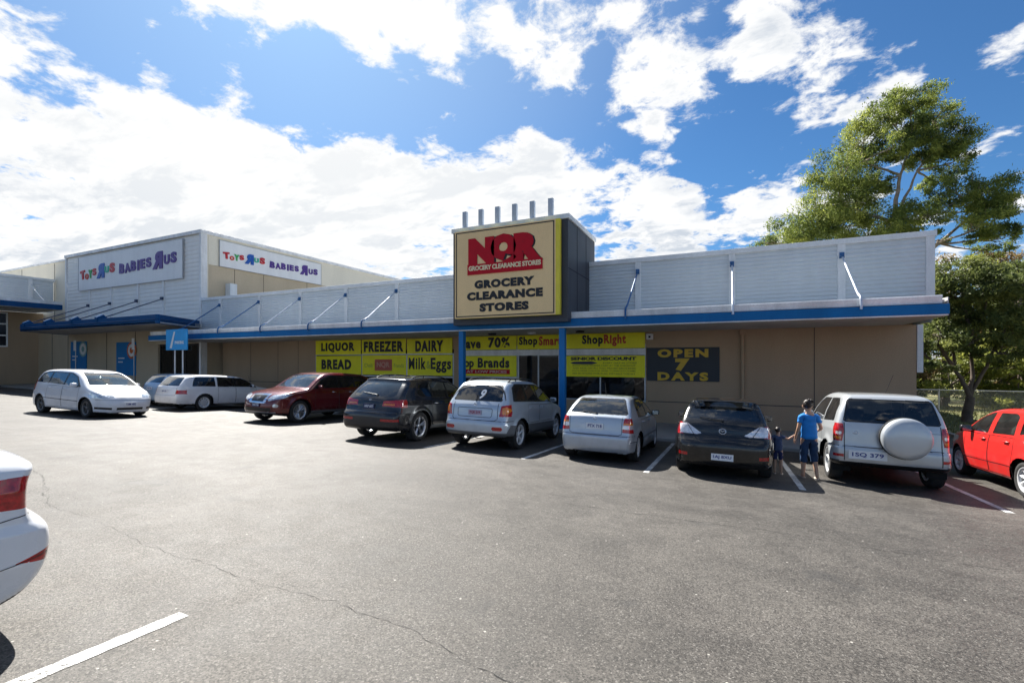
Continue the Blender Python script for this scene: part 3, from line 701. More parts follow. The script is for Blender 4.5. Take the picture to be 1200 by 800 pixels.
# toy store signs
C_red = mat('toy red', (.52, .02, .03), .45); C_or = mat('toy orange red', (.62, .07, .03), .45); C_grn = mat('toy green', (.04, .40, .10), .45)
C_blu = mat('toy blue', (.01, .10, .42), .45); C_pur = mat('baby purple', (.085, .035, .24), .45); C_teal = mat('toy teal', (.05, .45, .30), .45)
def star(cx, cz, r, plane, m, parent):
    pts = []
    for k in range(10):
        a = math.pi/2+k*math.pi/5; rr = r if k % 2 == 0 else r*.42; pts.append((cx+rr*math.cos(a), cz+rr*math.sin(a)))
    pts.append((cx, cz)); ax, p0 = plane
    v = [(x, p0-.045, z) if ax == 'y' else (p0+.045, x, z) for x, z in pts]
    f = [(k, (k+1) % 10, 10) for k in range(10)]
    if ax == 'y': f = [t for t in f]
    return MB().add(v, f).build('star', m, parent)
def toy_sign(plane, a0, a1, z0, z1, lab):
    ax, p0 = plane
    W = a1-a0; H = z1-z0
    if ax == 'y': b = MB().box(a0, a1, p0, p0+.06, z0, z1).build('shop_sign', M_signwhite)
    else: b = MB().box(p0-.06, p0, a0, a1, z0, z1).build('shop_sign', M_signwhite)
    tag(b, lab, 'sign', 'toy store name signs')
    mb = MB(); t = .02
    for q in ((a0, a1, z1, z1+t), (a0, a1, z0-t, z0), (a0-t, a0, z0-t, z1+t), (a1, a1+t, z0-t, z1+t)):
        if ax == 'y': mb.box(q[0], q[1], p0-.02, p0+.06, q[2], q[3])
        else: mb.box(p0-.06, p0+.02, q[0], q[1], q[2], q[3])
    mb.build('sign_edge', M_steel, b)
    zc = z0+H*.5
    L = [('T', C_red, .052, .052, .26, -.03, 6), ('O', C_or, .097, .036, .17, -.07, 0), ('Y', C_grn, .137, .042, .25, -.03, 0), ('S', C_red, .180, .038, .20, 0, 8),
         ('R', C_blu, .245, .080, .42, .0, 0), ('U', C_teal, .311, .042, .19, .01, 0), ('S', C_red, .366, .048, .27, .03, 0),
         ('B', C_pur, .462, .048, .28, -.02, -4), ('A', C_pur, .518, .052, .26, -.02, 4), ('B', C_pur, .574, .048, .28, .0, -4), ('i', C_pur, .620, .018, .29, .0, 0), ('E', C_pur, .660, .042, .26, .01, 0),
         ('S', C_pur, .715, .044, .26, .02, 6), ('R', C_pur, .794, .086, .46, .03, 0), ('U', C_pur, .873, .048, .25, .02, 0), ('S', C_pur, .931, .048, .28, .04, 0)]
    for ch, m, c, w, h, dz, rt in L:
        cc = c
        text_obj('lettering', ch, m, plane, a0+W*cc, zc+H*dz*1.5, W*w*1.0, H*h, b, .055 if ch != 'R' else .07, .05, mirror=(ch == 'R'), rot=R(rt))
        if ch == 'R': star(a0+W*(cc-.003), zc+H*(dz*1.5+.085), H*.085, plane, M_signwhite, b)
toy_sign(('y', TY-.10), -41.8, -29.6, 6.68, 9.03, 'large white toy and baby store name sign on the front wall')
toy_sign(('x', TX1+.08), 17.9, 25.6, 7.46, 9.02, 'smaller white toy and baby store name sign on the cream side wall')
# posters
for (x0, x1, z0, z1, lab, cc) in ((-43.4, -41.2, .9, 3.1, 'blue poster with a pale round badge on the far left of the toy store wall', (.25, .45, .45)), (-37.3, -35.0, .75, 2.95, 'blue poster with an orange and white round badge near the toy store entrance', (.65, .16, .04))):
    b = MB().box(x0, x1, 16.95, 16.985, z0, z1).build('poster', mat('poster blue', (.012, .20, .50), .5)); tag(b, lab, 'poster', 'blue posters on the toy store')
    cx, cz = x1-.45, z1-.55
    for rr, mm, yy in ((.55, mat('badge %.2f' % cc[0], cc, .5), 16.946), (.42, M_signwhite, 16.942), (.20, mat('badge %.2f' % cc[0], cc, .5), 16.938)):
        MB().add([(cx+rr*math.cos(a*math.pi/14), yy, cz+rr*math.sin(a*math.pi/14)) for a in range(28)], [tuple(range(28))]).build('badge', mm, b)
    for k in range(2): MB().box(x0+.25, x0+1.0-.2*k, 16.94, 16.949, z0+1.1-.25*k, z0+1.18-.25*k).build('text_line', M_signwhite, b)
# blue direction sign on two posts
DX, DY = -24.87, 13.9
s = empty('direction_sign', (DX, DY, gz(DX, DY)), 'light blue sign board on two pale posts before the toy store entrance', 'sign')
def on(root, o): o.parent = root; o.location = -root.location; return o
on(s, MB().box(DX-.86, DX+.86, DY-.12, DY-.04, 2.24, 3.28).build('board', mat('sign light blue', (.04, .36, .75), .4), bevel=.02))
text_obj('lettering', 'PARKING', M_signwhite, ('y', -.12), .28, 2.62-s.location.z, .72, .15, s, .02)
o = MB().add([(DX-.52, DY-.125, 2.34), (DX-.34, DY-.125, 2.34), (DX-.06, DY-.125, 3.16), (DX-.18, DY-.125, 3.16)], [(0, 1, 2, 3)]).build('arrow_mark', M_signwhite); on(s, o)
for x in (DX-.3, DX+.35): t = MB(); t.tube([(x, DY, gz(DX, DY)), (x, DY, 3.2)], .035, 8); on(s, t.build('post', M_white))
for (x, lab) in ((-40.3, 'thin post with a small white plate between the two blue posters'), (-33.2, 'thin post with a white plate left of the toy store entrance')):
    s = empty('sign_post', (x, 16, gz(x, 15)+.12), lab, 'sign', 'thin sign posts before the toy store')
    t = MB(); t.tube([(x, 16, -.3), (x, 16, 3.1)], .03, 8); on(s, t.build('post', M_steel))
    on(s, MB().box(x-.14, x+.14, 15.94, 15.965, 2.4, 3.1).build('sign_plate', M_signwhite))

# ------------------------------------------------------------------ chain-link fence right
def link_mat():
    m = bpy.data.materials.new('chain link'); m.use_nodes = True; T = NT(m.node_tree)
    v = T.new('ShaderNodeTexCoord').outputs['Object']; sp_ = T.new('ShaderNodeSeparateXYZ', ins={0: v})
    a = T.math('ADD', sp_.outputs[0], sp_.outputs[2]); b = T.math('SUBTRACT', sp_.outputs[0], sp_.outputs[2])
    def ln(q): return T.math('LESS_THAN', T.math('FRACT', T.math('MULTIPLY', q, 14.0)), .11)
    k = T.math('MAXIMUM', ln(a), ln(b))
    p = T.new('ShaderNodeBsdfPrincipled', ins={'Base Color': (.35, .35, .35, 1), 'Roughness': .4, 'Metallic': .6}); tr = T.new('ShaderNodeBsdfTransparent')
    mx = T.new('ShaderNodeMixShader', ins={0: k}); T.l.new(tr.outputs[0], mx.inputs[1]); T.l.new(p.outputs[0], mx.inputs[2])
    o = T.new('ShaderNodeOutputMaterial'); T.l.new(mx.outputs[0], o.inputs[0]); return m
g0 = gz(12, 15)
fe = empty('chain_link_fence', (5.6, 30, g0), 'low chain link fence with pale posts across the grass verge', 'fence')
on(fe, MB().quad((5.6, 30, g0+.05), (60, 30, g0+.05), (60, 30, g0+1.15), (5.6, 30, g0+1.15)).build('mesh_panel', link_mat()))
for k in range(16):
    x = 6.1+3.55*k; t = MB(); t.tube([(x, 30, g0-.1), (x, 30, g0+1.22)], .035, 8); on(fe, t.build('post', M_steel))
t = MB(); t.tube([(5.6, 30, g0+1.17), (60, 30, g0+1.17)], .022, 6); on(fe, t.build('top_rail', M_steel))
# small white marker post with red band by the tree
t = MB(); t.tube([(11.3, 26.6, g0), (11.3, 26.6, g0+.62)], .06, 10); mk = t.build('marker_post', M_white); tag(mk, 'short white marker post with a red band on the grass right of the small tree', 'post')
t = MB(); t.tube([(11.3, 26.6, g0+.42), (11.3, 26.6, g0+.52)], .064, 10); t.build('red_band', M_red, mk)

# ------------------------------------------------------------------ trees
def leaf_mat(name, c1, c2, c3, trans=.35):
    m = bpy.data.materials.new(name); m.use_nodes = True; T = NT(m.node_tree)
    at = T.new('ShaderNodeAttribute', attribute_name='tone'); tc = T.new('ShaderNodeTexCoord')
    n = T.noise(tc.outputs['Object'], .55, 3, .6)
    k = T.math('ADD', T.math('MULTIPLY', at.outputs['Fac'], .6), T.math('MULTIPLY', n, .4))
    c = T.mix(T.ramp(k, .2, .5), c1, c2); c = T.mix(T.ramp(k, .5, .8), c, c3)
    d = T.new('ShaderNodeBsdfPrincipled', ins={'Base Color': c, 'Roughness': .55, 'Specular IOR Level': .3}); t = T.new('ShaderNodeBsdfTranslucent', ins={0: c})
    mx = T.new('ShaderNodeMixShader', ins={0: trans}); T.l.new(d.outputs[0], mx.inputs[1]); T.l.new(t.outputs[0], mx.inputs[2])
    o = T.new('ShaderNodeOutputMaterial'); T.l.new(mx.outputs[0], o.inputs[0]); return m
def crown(name, clumps, n, size, m, parent, seed, droop=.5, asp=.3, dens=85):
    """clumps: list of (x,y,z,rx,ry,rz,weight); leaves fill small sub-clusters inside each clump"""
    r = np.random.default_rng(seed); P = []; Wt = np.array([c[6] for c in clumps], float); Wt /= Wt.sum()
    tones = []
    for c, w in zip(clumps, Wt):
        k = int(n*w); nc = max(int(k/dens), 3)
        d = r.normal(size=(nc, 3)); d /= np.linalg.norm(d, axis=1)[:, None]; rad = r.uniform(.25, 1.0, nc)**.55
        cc = d*rad[:, None]; ctone = r.uniform(0, 1, nc)
        idx = r.integers(0, nc, k); sub = r.normal(0, .15, (k, 3)); sub[:, 2] *= .9
        q = cc[idx]+sub; q[:, 2] = np.where(q[:, 2] < -.5, -.5+(q[:, 2]+.5)*.4, q[:, 2])
        P.append(np.array(c[:3])+q*np.array(c[3:6])); tones.append(np.clip(ctone[idx]*.7+r.uniform(0, .3, k), 0, 1))
    P = np.concatenate(P); tn = np.concatenate(tones); N = len(P)
    a = r.normal(size=(N, 3)); a[:, 2] -= droop; a /= np.linalg.norm(a, axis=1)[:, None]
    b = np.cross(a, r.normal(size=(N, 3))); b /= np.linalg.norm(b, axis=1)[:, None]
    s = size*r.uniform(.6, 1.4, N)[:, None]
    v0 = P-a*s*.5; v2 = P+a*s*.5; v1 = P+b*s*asp*.5; v3 = P-b*s*asp*.5
    V = np.stack([v0, v1, v2, v3], 1).reshape(-1, 3)
    me = bpy.data.meshes.new(name); me.vertices.add(4*N); me.vertices.foreach_set('co', V.ravel())
    me.loops.add(4*N); me.loops.foreach_set('vertex_index', np.arange(4*N)); me.polygons.add(N)
    me.polygons.foreach_set('loop_start', np.arange(0, 4*N, 4)); me.polygons.foreach_set('loop_total', np.full(N, 4))
    me.update(calc_edges=True); at = me.attributes.new('tone', 'FLOAT', 'FACE'); at.data.foreach_set('value', tn)
    me.materials.append(m); o = bpy.data.objects.new(name, me); COL.objects.link(o); o.parent = parent; return o
def branchy(mb, p0, p1, r0, r1, r, n=6, wig=.12):
    p0 = Vector(p0); p1 = Vector(p1); L = (p1-p0).length; pts = []
    for i in range(n+1):
        t = i/n; w = 0 if i in (0, n) else wig*L/n
        pts.append(p0.lerp(p1, t)+Vector((r.uniform(-w, w), r.uniform(-w, w), r.uniform(-w, w)*.5)))
    mb.tube(pts, [r0+(r1-r0)*i/n for i in range(n+1)], 8); return pts
M_bark = mat('pale bark', (.36, .29, .22), .85, var=.35, vscale=2.0, bump=.4, bscale=12, dirt=.5, dcol=(.10, .07, .05))
M_barkd = mat('dark bark', (.12, .09, .07), .9, var=.35, vscale=3.0, bump=.5, bscale=14)
M_leafE = leaf_mat('gum leaves', (.035, .055, .018), (.17, .22, .05), (.44, .47, .11), .5)
M_leafD = leaf_mat('dark leaves', (.05, .07, .025), (.14, .17, .05), (.27, .29, .08), .5)
M_leafY = leaf_mat('yellow green leaves', (.08, .11, .025), (.22, .25, .05), (.40, .40, .09), .5)
M_leafB = leaf_mat('brown leaves', (.10, .07, .035), (.22, .15, .065), (.34, .25, .10), .45)
def tree(name, base, clumps, n, size, mleaf, mbark, label, group, seed, limbs, tr=.25, **kw):
    t = empty(name, base, label, 'tree', group)
    r = random.Random(seed); mb = MB(); B = Vector(base)
    for (a, b, r0, r1) in limbs:
        pts = branchy(mb, Vector(a)-B, Vector(b)-B, r0, r1, r)
    # twigs from limb ends to clumps
    ends = [Vector(b)-B for (a, b, r0, r1) in limbs]
    for c in clumps:
        q = Vector(c[:3])-B; e = min(ends, key=lambda p: (p-q).length+max(0, p.z-q.z)*2)
        branchy(mb, e, q, tr*.22, .02, r, 5, .2)
        for k in range(5):
            d = Vector((r.uniform(-1, 1)*c[3], r.uniform(-1, 1)*c[4], r.uniform(-.5, 1)*c[5]))*.8
            branchy(mb, q.lerp(e, r.uniform(0, .4)), q+d, tr*.09, .012, r, 4, .2)
    mb.build('trunk', mbark, t)
    crown('crown', [(c[0]-B.x, c[1]-B.y, c[2]-B.z)+tuple(c[3:]) for c in clumps], n, size, mleaf, t, seed, **kw)
    return t
def W_(px, py, Y):            # build-time survey helper: place on the real plane at distance Y
    u = px-600; v = 423.23-py; den = 540.76*math.cos(.43539)+u*math.sin(.43539)
    return (Y*(-540.76*math.sin(.43539)+u*math.cos(.43539))/den, Y, Y*v/den+EYE)
# tall gum behind the store: clumps (px, py, rx, rz in metres, depth jitter)
TY_ = 44
cl = []
rr = random.Random(11)
for (px, py, rx, rz, w) in ((1068, 118, 2.3, 1.3, .9), (1040, 135, 2.2, 1.5, 1), (1092, 140, 2.2, 1.4, 1), (1108, 165, 2.4, 1.7, 1.2), (1118, 190, 1.6, 1.6, .8), (1075, 158, 2.3, 1.3, .9), (1048, 172, 1.8, 1.5, .8), (1085, 185, 1.8, 1.2, .7),
        (1012, 165, 2.2, 2.0, 1), (1003, 195, 2.6, 2.4, 1.3), (978, 200, 2.4, 2.4, 1), (985, 235, 2.9, 2.4, 1.3), (965, 250, 3.0, 2.6, 1.3), (1008, 240, 2.6, 2.4, 1.1), (990, 265, 3.2, 2.2, 1.2), (940, 268, 3.0, 1.9, 1.1), (925, 283, 2.6, 1.5, .9), (955, 285, 3.0, 1.7, 1), (893, 285, 1.8, .9, .35), (1015, 280, 2.4, 1.8, .8),
        (1075, 258, 2.6, 1.5, 1), (1048, 265, 2.0, 1.3, .7), (1100, 250, 1.8, 1.2, .5), (1120, 225, 1.8, 1.5, .6), (1150, 228, 2.3, 1.6, 1), (1170, 240, 2.0, 1.4, .8), (1160, 262, 2.0, 1.5, .8), (1175, 280, 1.2, 1.5, .4), (1142, 270, 1.3, 1.4, .35), (1095, 215, 1.2, .9, .3), (1030, 215, 1.5, 1.1, .5), (1155, 295, 1.4, 1.0, .3), (1100, 280, 1.0, .8, .2)):
    Yc = TY_+rr.uniform(-2, 2); x, y, z = W_(px, py, Yc); cl.append((x, y, z, rx*.76, 1.7, rz*.90, w))
gb = -.9
def L_(a, b, r0, r1): return (a, b, r0, r1)
bx = W_(1045, 300, TY_)
j1 = W_(1047, 262, TY_); j2 = W_(1055, 205, TY_); j3 = W_(1068, 170, TY_)
tb = (bx[0]-.2, TY_, gb)
tree('gum_tree', tb, cl, 125000, .21, M_leafE, M_bark, 'tall gum tree with open leaning crown rising behind the store roof', 'trees beyond the building', 21,
     [L_(tb, j1, .42, .20), L_(j1, j2, .18, .10), L_(j2, j3, .09, .05), L_(j1, W_(1075, 200, TY_), .13, .06), L_(j1, W_(985, 240, TY_), .15, .07), L_(W_(1045, 300, TY_), W_(945, 285, TY_), .2, .08),
      L_(W_(1075, 200, TY_), W_(1105, 165, TY_), .08, .04), L_(W_(1046, 330, TY_), W_(1100, 285, TY_), .22, .12), L_(W_(1100, 285, TY_), W_(1145, 248, TY_), .12, .05), L_(W_(1055, 205, TY_), W_(1010, 190, TY_), .1, .05)], tr=.4, dens=150)
# small spreading tree at the right, trunk visible
TB = (8.9, 25.0, gz(9, 15)+.04)
cl = []
for (px, py, rx, rz, w) in ((1100, 345, 1.3, 1.0, .8), (1130, 325, 1.6, 1.0, 1), (1160, 335, 1.7, 1.1, 1.1), (1190, 345, 1.7, 1.3, 1.1), (1215, 350, 1.8, 1.5, 1), (1120, 365, 1.4, 1.0, .8), (1155, 370, 1.6, 1.0, .9), (1190, 385, 1.5, 1.2, .9), (1105, 395, 1.0, .9, .35), (1140, 400, 1.3, .8, .4), (1175, 415, 1.0, .7, .3), (1225, 395, 1.6, 1.4, .8), (1112, 430, .9, .5, .15), (1205, 320, 1.2, .8, .5)):
    Yc = 25+rr.uniform(-1.2, 1.2); x, y, z = W_(px, py, Yc); cl.append((x, y, z, rx*.85, 1.0, rz*.75, w))
fk = W_(1137, 465, 25)
tree('spreading_tree', TB, cl, 42000, .16, M_leafD, M_barkd, 'small spreading tree with crooked bare limbs on the grass verge', 'trees beyond the building', 5,
     [L_(TB, fk, .20, .15), L_(fk, W_(1118, 430, 25), .10, .06), L_(W_(1118, 430, 25), W_(1098, 400, 24.6), .08, .04), L_(fk, W_(1140, 400, 25.3), .09, .05), L_(W_(1140, 400, 25.3), W_(1128, 350, 25), .08, .04), L_(fk, W_(1165, 410, 25), .08, .05), L_(W_(1165, 410, 25), W_(1190, 360, 25), .07, .04), L_(W_(1140, 400, 25.3), W_(1160, 345, 25), .06, .03), L_(W_(1118, 430, 25), W_(1112, 370, 25), .06, .03)], tr=.25)
# screen of trees and bushes beyond the fence
def bushy(name, x, y, h, w, mleaf, label, seed, n=16000, size=.22, low=True):
    r = random.Random(seed); z0 = g0-.1; cl = []
    for k in range(11):
        t = r.random(); cl.append((x+r.uniform(-.5, .5)*w, y+r.uniform(-.4, .4)*w*.7, z0+h*(.12+.78*t if low else .35+.55*t), w*.26*r.uniform(.7, 1.2), w*.24, h*.15*r.uniform(.7, 1.2), 1))
    B = (x, y, z0); top = (x+r.uniform(-.4, .4), y, z0+h*.6)
    return tree(name, B, cl, n, size, mleaf, M_barkd, label, 'trees beyond the building', seed, [L_(B, top, w*.035+.05, .06), L_((x, y, z0+h*.3), (x+w*.25, y, z0+h*.6), .09, .04), L_((x, y, z0+h*.25), (x-w*.25, y+.3, z0+h*.6), .09, .04)], tr=.2)
bl = [('bush', 7.5, 34, 4.2, 4.5, M_leafB, 'low brownish bush beside the store corner beyond the fence'),
      ('bushy_tree', 6.0, 40, 6.6, 6, M_leafY, 'pale green tree just beyond the store corner and the fence'),
      ('bush', 11.0, 33.5, 3.6, 4.5, M_leafY, 'yellow green bush beyond the fence behind the small tree trunk'),
      ('bushy_tree', 12.5, 38, 7.2, 7, M_leafD, 'dark bushy tree beyond the fence directly behind the spreading tree'),
      ('bush', 15.0, 33, 3.8, 4.2, M_leafY, 'bright green bush beyond the fence right of the small tree'),
      ('bushy_tree', 18.0, 37, 8.2, 7, M_leafY, 'bright green leafy tree beyond the fence at the right edge'),
      ('brown_tree', 19.5, 46, 12.0, 9, M_leafB, 'tall brownish tree far behind at the right edge of the picture'),
      ('bush', 19.5, 32.5, 3.4, 4.5, M_leafD, 'dark low bush beyond the fence behind the red car'),
      ('bushy_tree', 25, 36, 8.5, 8, M_leafD, 'dark tree beyond the fence just outside the right edge'),
      ('bushy_tree', 13.5, 52, 9.0, 10, M_leafD, 'far dark tree filling the gap between the gum and the spreading tree')]
for k, (nm, x, y, h, w, ml, lb) in enumerate(bl): bushy(nm, x, y, h, w, ml, lb, 40+k, n=14000 if y < 45 else 12000, size=.20 if y < 36 else .26)
# far-off wood closing the horizon
r_ = random.Random(3); cl = []
for k in range(60):
    x = r_.uniform(-10, 150); y = r_.uniform(85, 110); cl.append((x, y, r_.uniform(1, 7), 5, 4, 3.2, 1))
far = empty('far_wood', (60, 95, 0)); tag(far, 'distant dark belt of trees closing the view behind the fence', 'wood', kind='stuff')
crown('crown', [(c[0]-60, c[1]-95, c[2])+tuple(c[3:]) for c in cl], 40000, .8, M_leafD, far, 9, asp=.7)
# ------------------------------------------------------------------ cars: surface from an implicit body, cut into real parts
def paint(name, col, metal=.0, rough=.28, coat=.9, dust=.12):
    m = bpy.data.materials.new(name); m.use_nodes = True; T = NT(m.node_tree)
    tc = T.new('ShaderNodeTexCoord'); v = tc.outputs['Object']
    p = T.new('ShaderNodeBsdfPrincipled'); o = T.new('ShaderNodeOutputMaterial'); T.l.new(p.outputs[0], o.inputs[0])
    s = T.new('ShaderNodeSeparateXYZ', ins={0: v})
    low = T.ramp(s.outputs[2], .75, .2, 0, 1); n = T.noise(v, 4, 7, .65, .2)
    grime = T.math('MULTIPLY', T.math('ADD', T.math('MULTIPLY', low, .9), .25), T.ramp(n, .35, .75, 0, dust*2.2))
    T.l.new(T.mix(grime, col, (.20, .18, .155)), p.inputs['Base Color'])
    T.l.new(T.math('ADD', T.math('MULTIPLY', grime, .9), rough), p.inputs['Roughness'])
    p.inputs['Metallic'].default_value = metal; p.inputs['Coat Weight'].default_value = coat; p.inputs['Coat Roughness'].default_value = .03
    return m
M_tyre = mat('tyre rubber', (.022, .022, .022), .85, var=.3, vscale=20)
M_rim = mat('alloy', (.52, .53, .55), .28, .75)
M_rimw = mat('silver hubcap', (.62, .63, .64), .35, .2)
M_well = mat('wheel well', (.008, .008, .008), .95)
M_trimb = mat('black trim', (.012, .012, .013), .32)
M_grey_cl = mat('grey bumper plastic', (.11, .115, .12), .6)
M_tail = mat('tail lamp red', (.42, .008, .01), .12, coat=1, var=.35, vscale=30)
M_tailo = mat('tail lamp amber', (.75, .22, .02), .12, coat=1, var=.2, vscale=30)
M_tailw = mat('tail lamp clear', (.72, .68, .68), .10, .35, coat=1, var=.2, vscale=30)
M_head = mat('head lamp', (.62, .66, .70), .10, .55, coat=1, var=.35, vscale=18)
M_plate = mat('plate white', (.72, .74, .76), .4); M_plateb = mat('plate blue ink', (.02, .04, .22), .4)
M_plated = mat('plate dark blue', (.02, .03, .10), .4); M_platew = mat('plate pale ink', (.7, .7, .75), .4); M_platep = mat('plate mauve', (.42, .34, .44), .4); M_plater = mat('plate maroon ink', (.30, .03, .06), .4)
M_glass = glass_mat('car glass', (.42, .47, .45), 1.1); M_glassd = glass_mat('dark car glass', (.13, .14, .15), 1.1)
M_seat = mat('seat cloth', (.045, .045, .05), .9); M_dash = mat('cabin plastic', (.03, .03, .032), .7); M_seatl = mat('pale seat', (.22, .21, .20), .9)

def smooth_poly(pts, it=2, closed=False):
    p = [np.array(q, float) for q in pts]
    for _ in range(it):
        out = [] if closed else [p[0]]
        rng_ = range(len(p)) if closed else range(len(p)-1)
        for i in rng_:
            a, b = p[i], p[(i+1) % len(p)]; out += [a*.75+b*.25, a*.25+b*.75]
        if not closed: out.append(p[-1])
        p = out
    return np.array(p)
def sdf_grid(poly, x0, x1, y0, y1, h):
    X = np.arange(x0, x1+h, h); Y = np.arange(y0, y1+h, h); gx_, gy_ = np.meshgrid(X, Y, indexing='ij')
    P = np.stack([gx_.ravel(), gy_.ravel()], 1); d = np.full(len(P), 1e9); ins = np.zeros(len(P), bool); n = len(poly)
    for i in range(n):
        a = poly[i]; b = poly[(i+1) % n]; e = b-a; w = P-a
        t = np.clip((w@e)/(e@e+1e-12), 0, 1); q = w-t[:, None]*e; d = np.minimum(d, (q**2).sum(1))
        c = (a[1] > P[:, 1]) != (b[1] > P[:, 1])
        with np.errstate(divide='ignore', invalid='ignore'): xc = (b[0]-a[0])*(P[:, 1]-a[1])/(b[1]-a[1])+a[0]
        ins ^= c & (P[:, 0] < xc)
    d = np.sqrt(d)*np.where(ins, -1, 1)
    return (d.reshape(gx_.shape), x0, y0, h)
def lookup(g, x, y):
    G_, x0, y0, h = g; fx = np.clip((x-x0)/h, 0, G_.shape[0]-1.001); fy = np.clip((y-y0)/h, 0, G_.shape[1]-1.001)
    i = fx.astype(int); j = fy.astype(int); a = fx-i; b = fy-j
    return (G_[i, j]*(1-a)+G_[i+1, j]*a)*(1-b)+(G_[i, j+1]*(1-a)+G_[i+1, j+1]*a)*b
def in_poly(poly, x, y):
    ins = np.zeros(len(x), bool); n = len(poly)
    for i in range(n):
        a = poly[i]; b = poly[(i+1) % n]; c = (a[1] > y) != (b[1] > y)
        with np.errstate(divide='ignore', invalid='ignore'): xc = (b[0]-a[0])*(y-a[1])/(b[1]-a[1])+a[0]
        ins ^= c & (x < xc)
    return ins
def nearest_on(poly, x, y):
    best = np.full(len(x), 1e9); bx_ = x.copy(); by_ = y.copy(); n = len(poly)
    for i in range(n):
        a = poly[i]; b = poly[(i+1) % n]; ex, ey = b[0]-a[0], b[1]-a[1]; L2 = ex*ex+ey*ey+1e-12
        t = np.clip(((x-a[0])*ex+(y-a[1])*ey)/L2, 0, 1); qx = a[0]+t*ex; qy = a[1]+t*ey; d = (qx-x)**2+(qy-y)**2
        m = d < best; best[m] = d[m]; bx_[m] = qx[m]; by_[m] = qy[m]
    return np.sqrt(best), bx_, by_

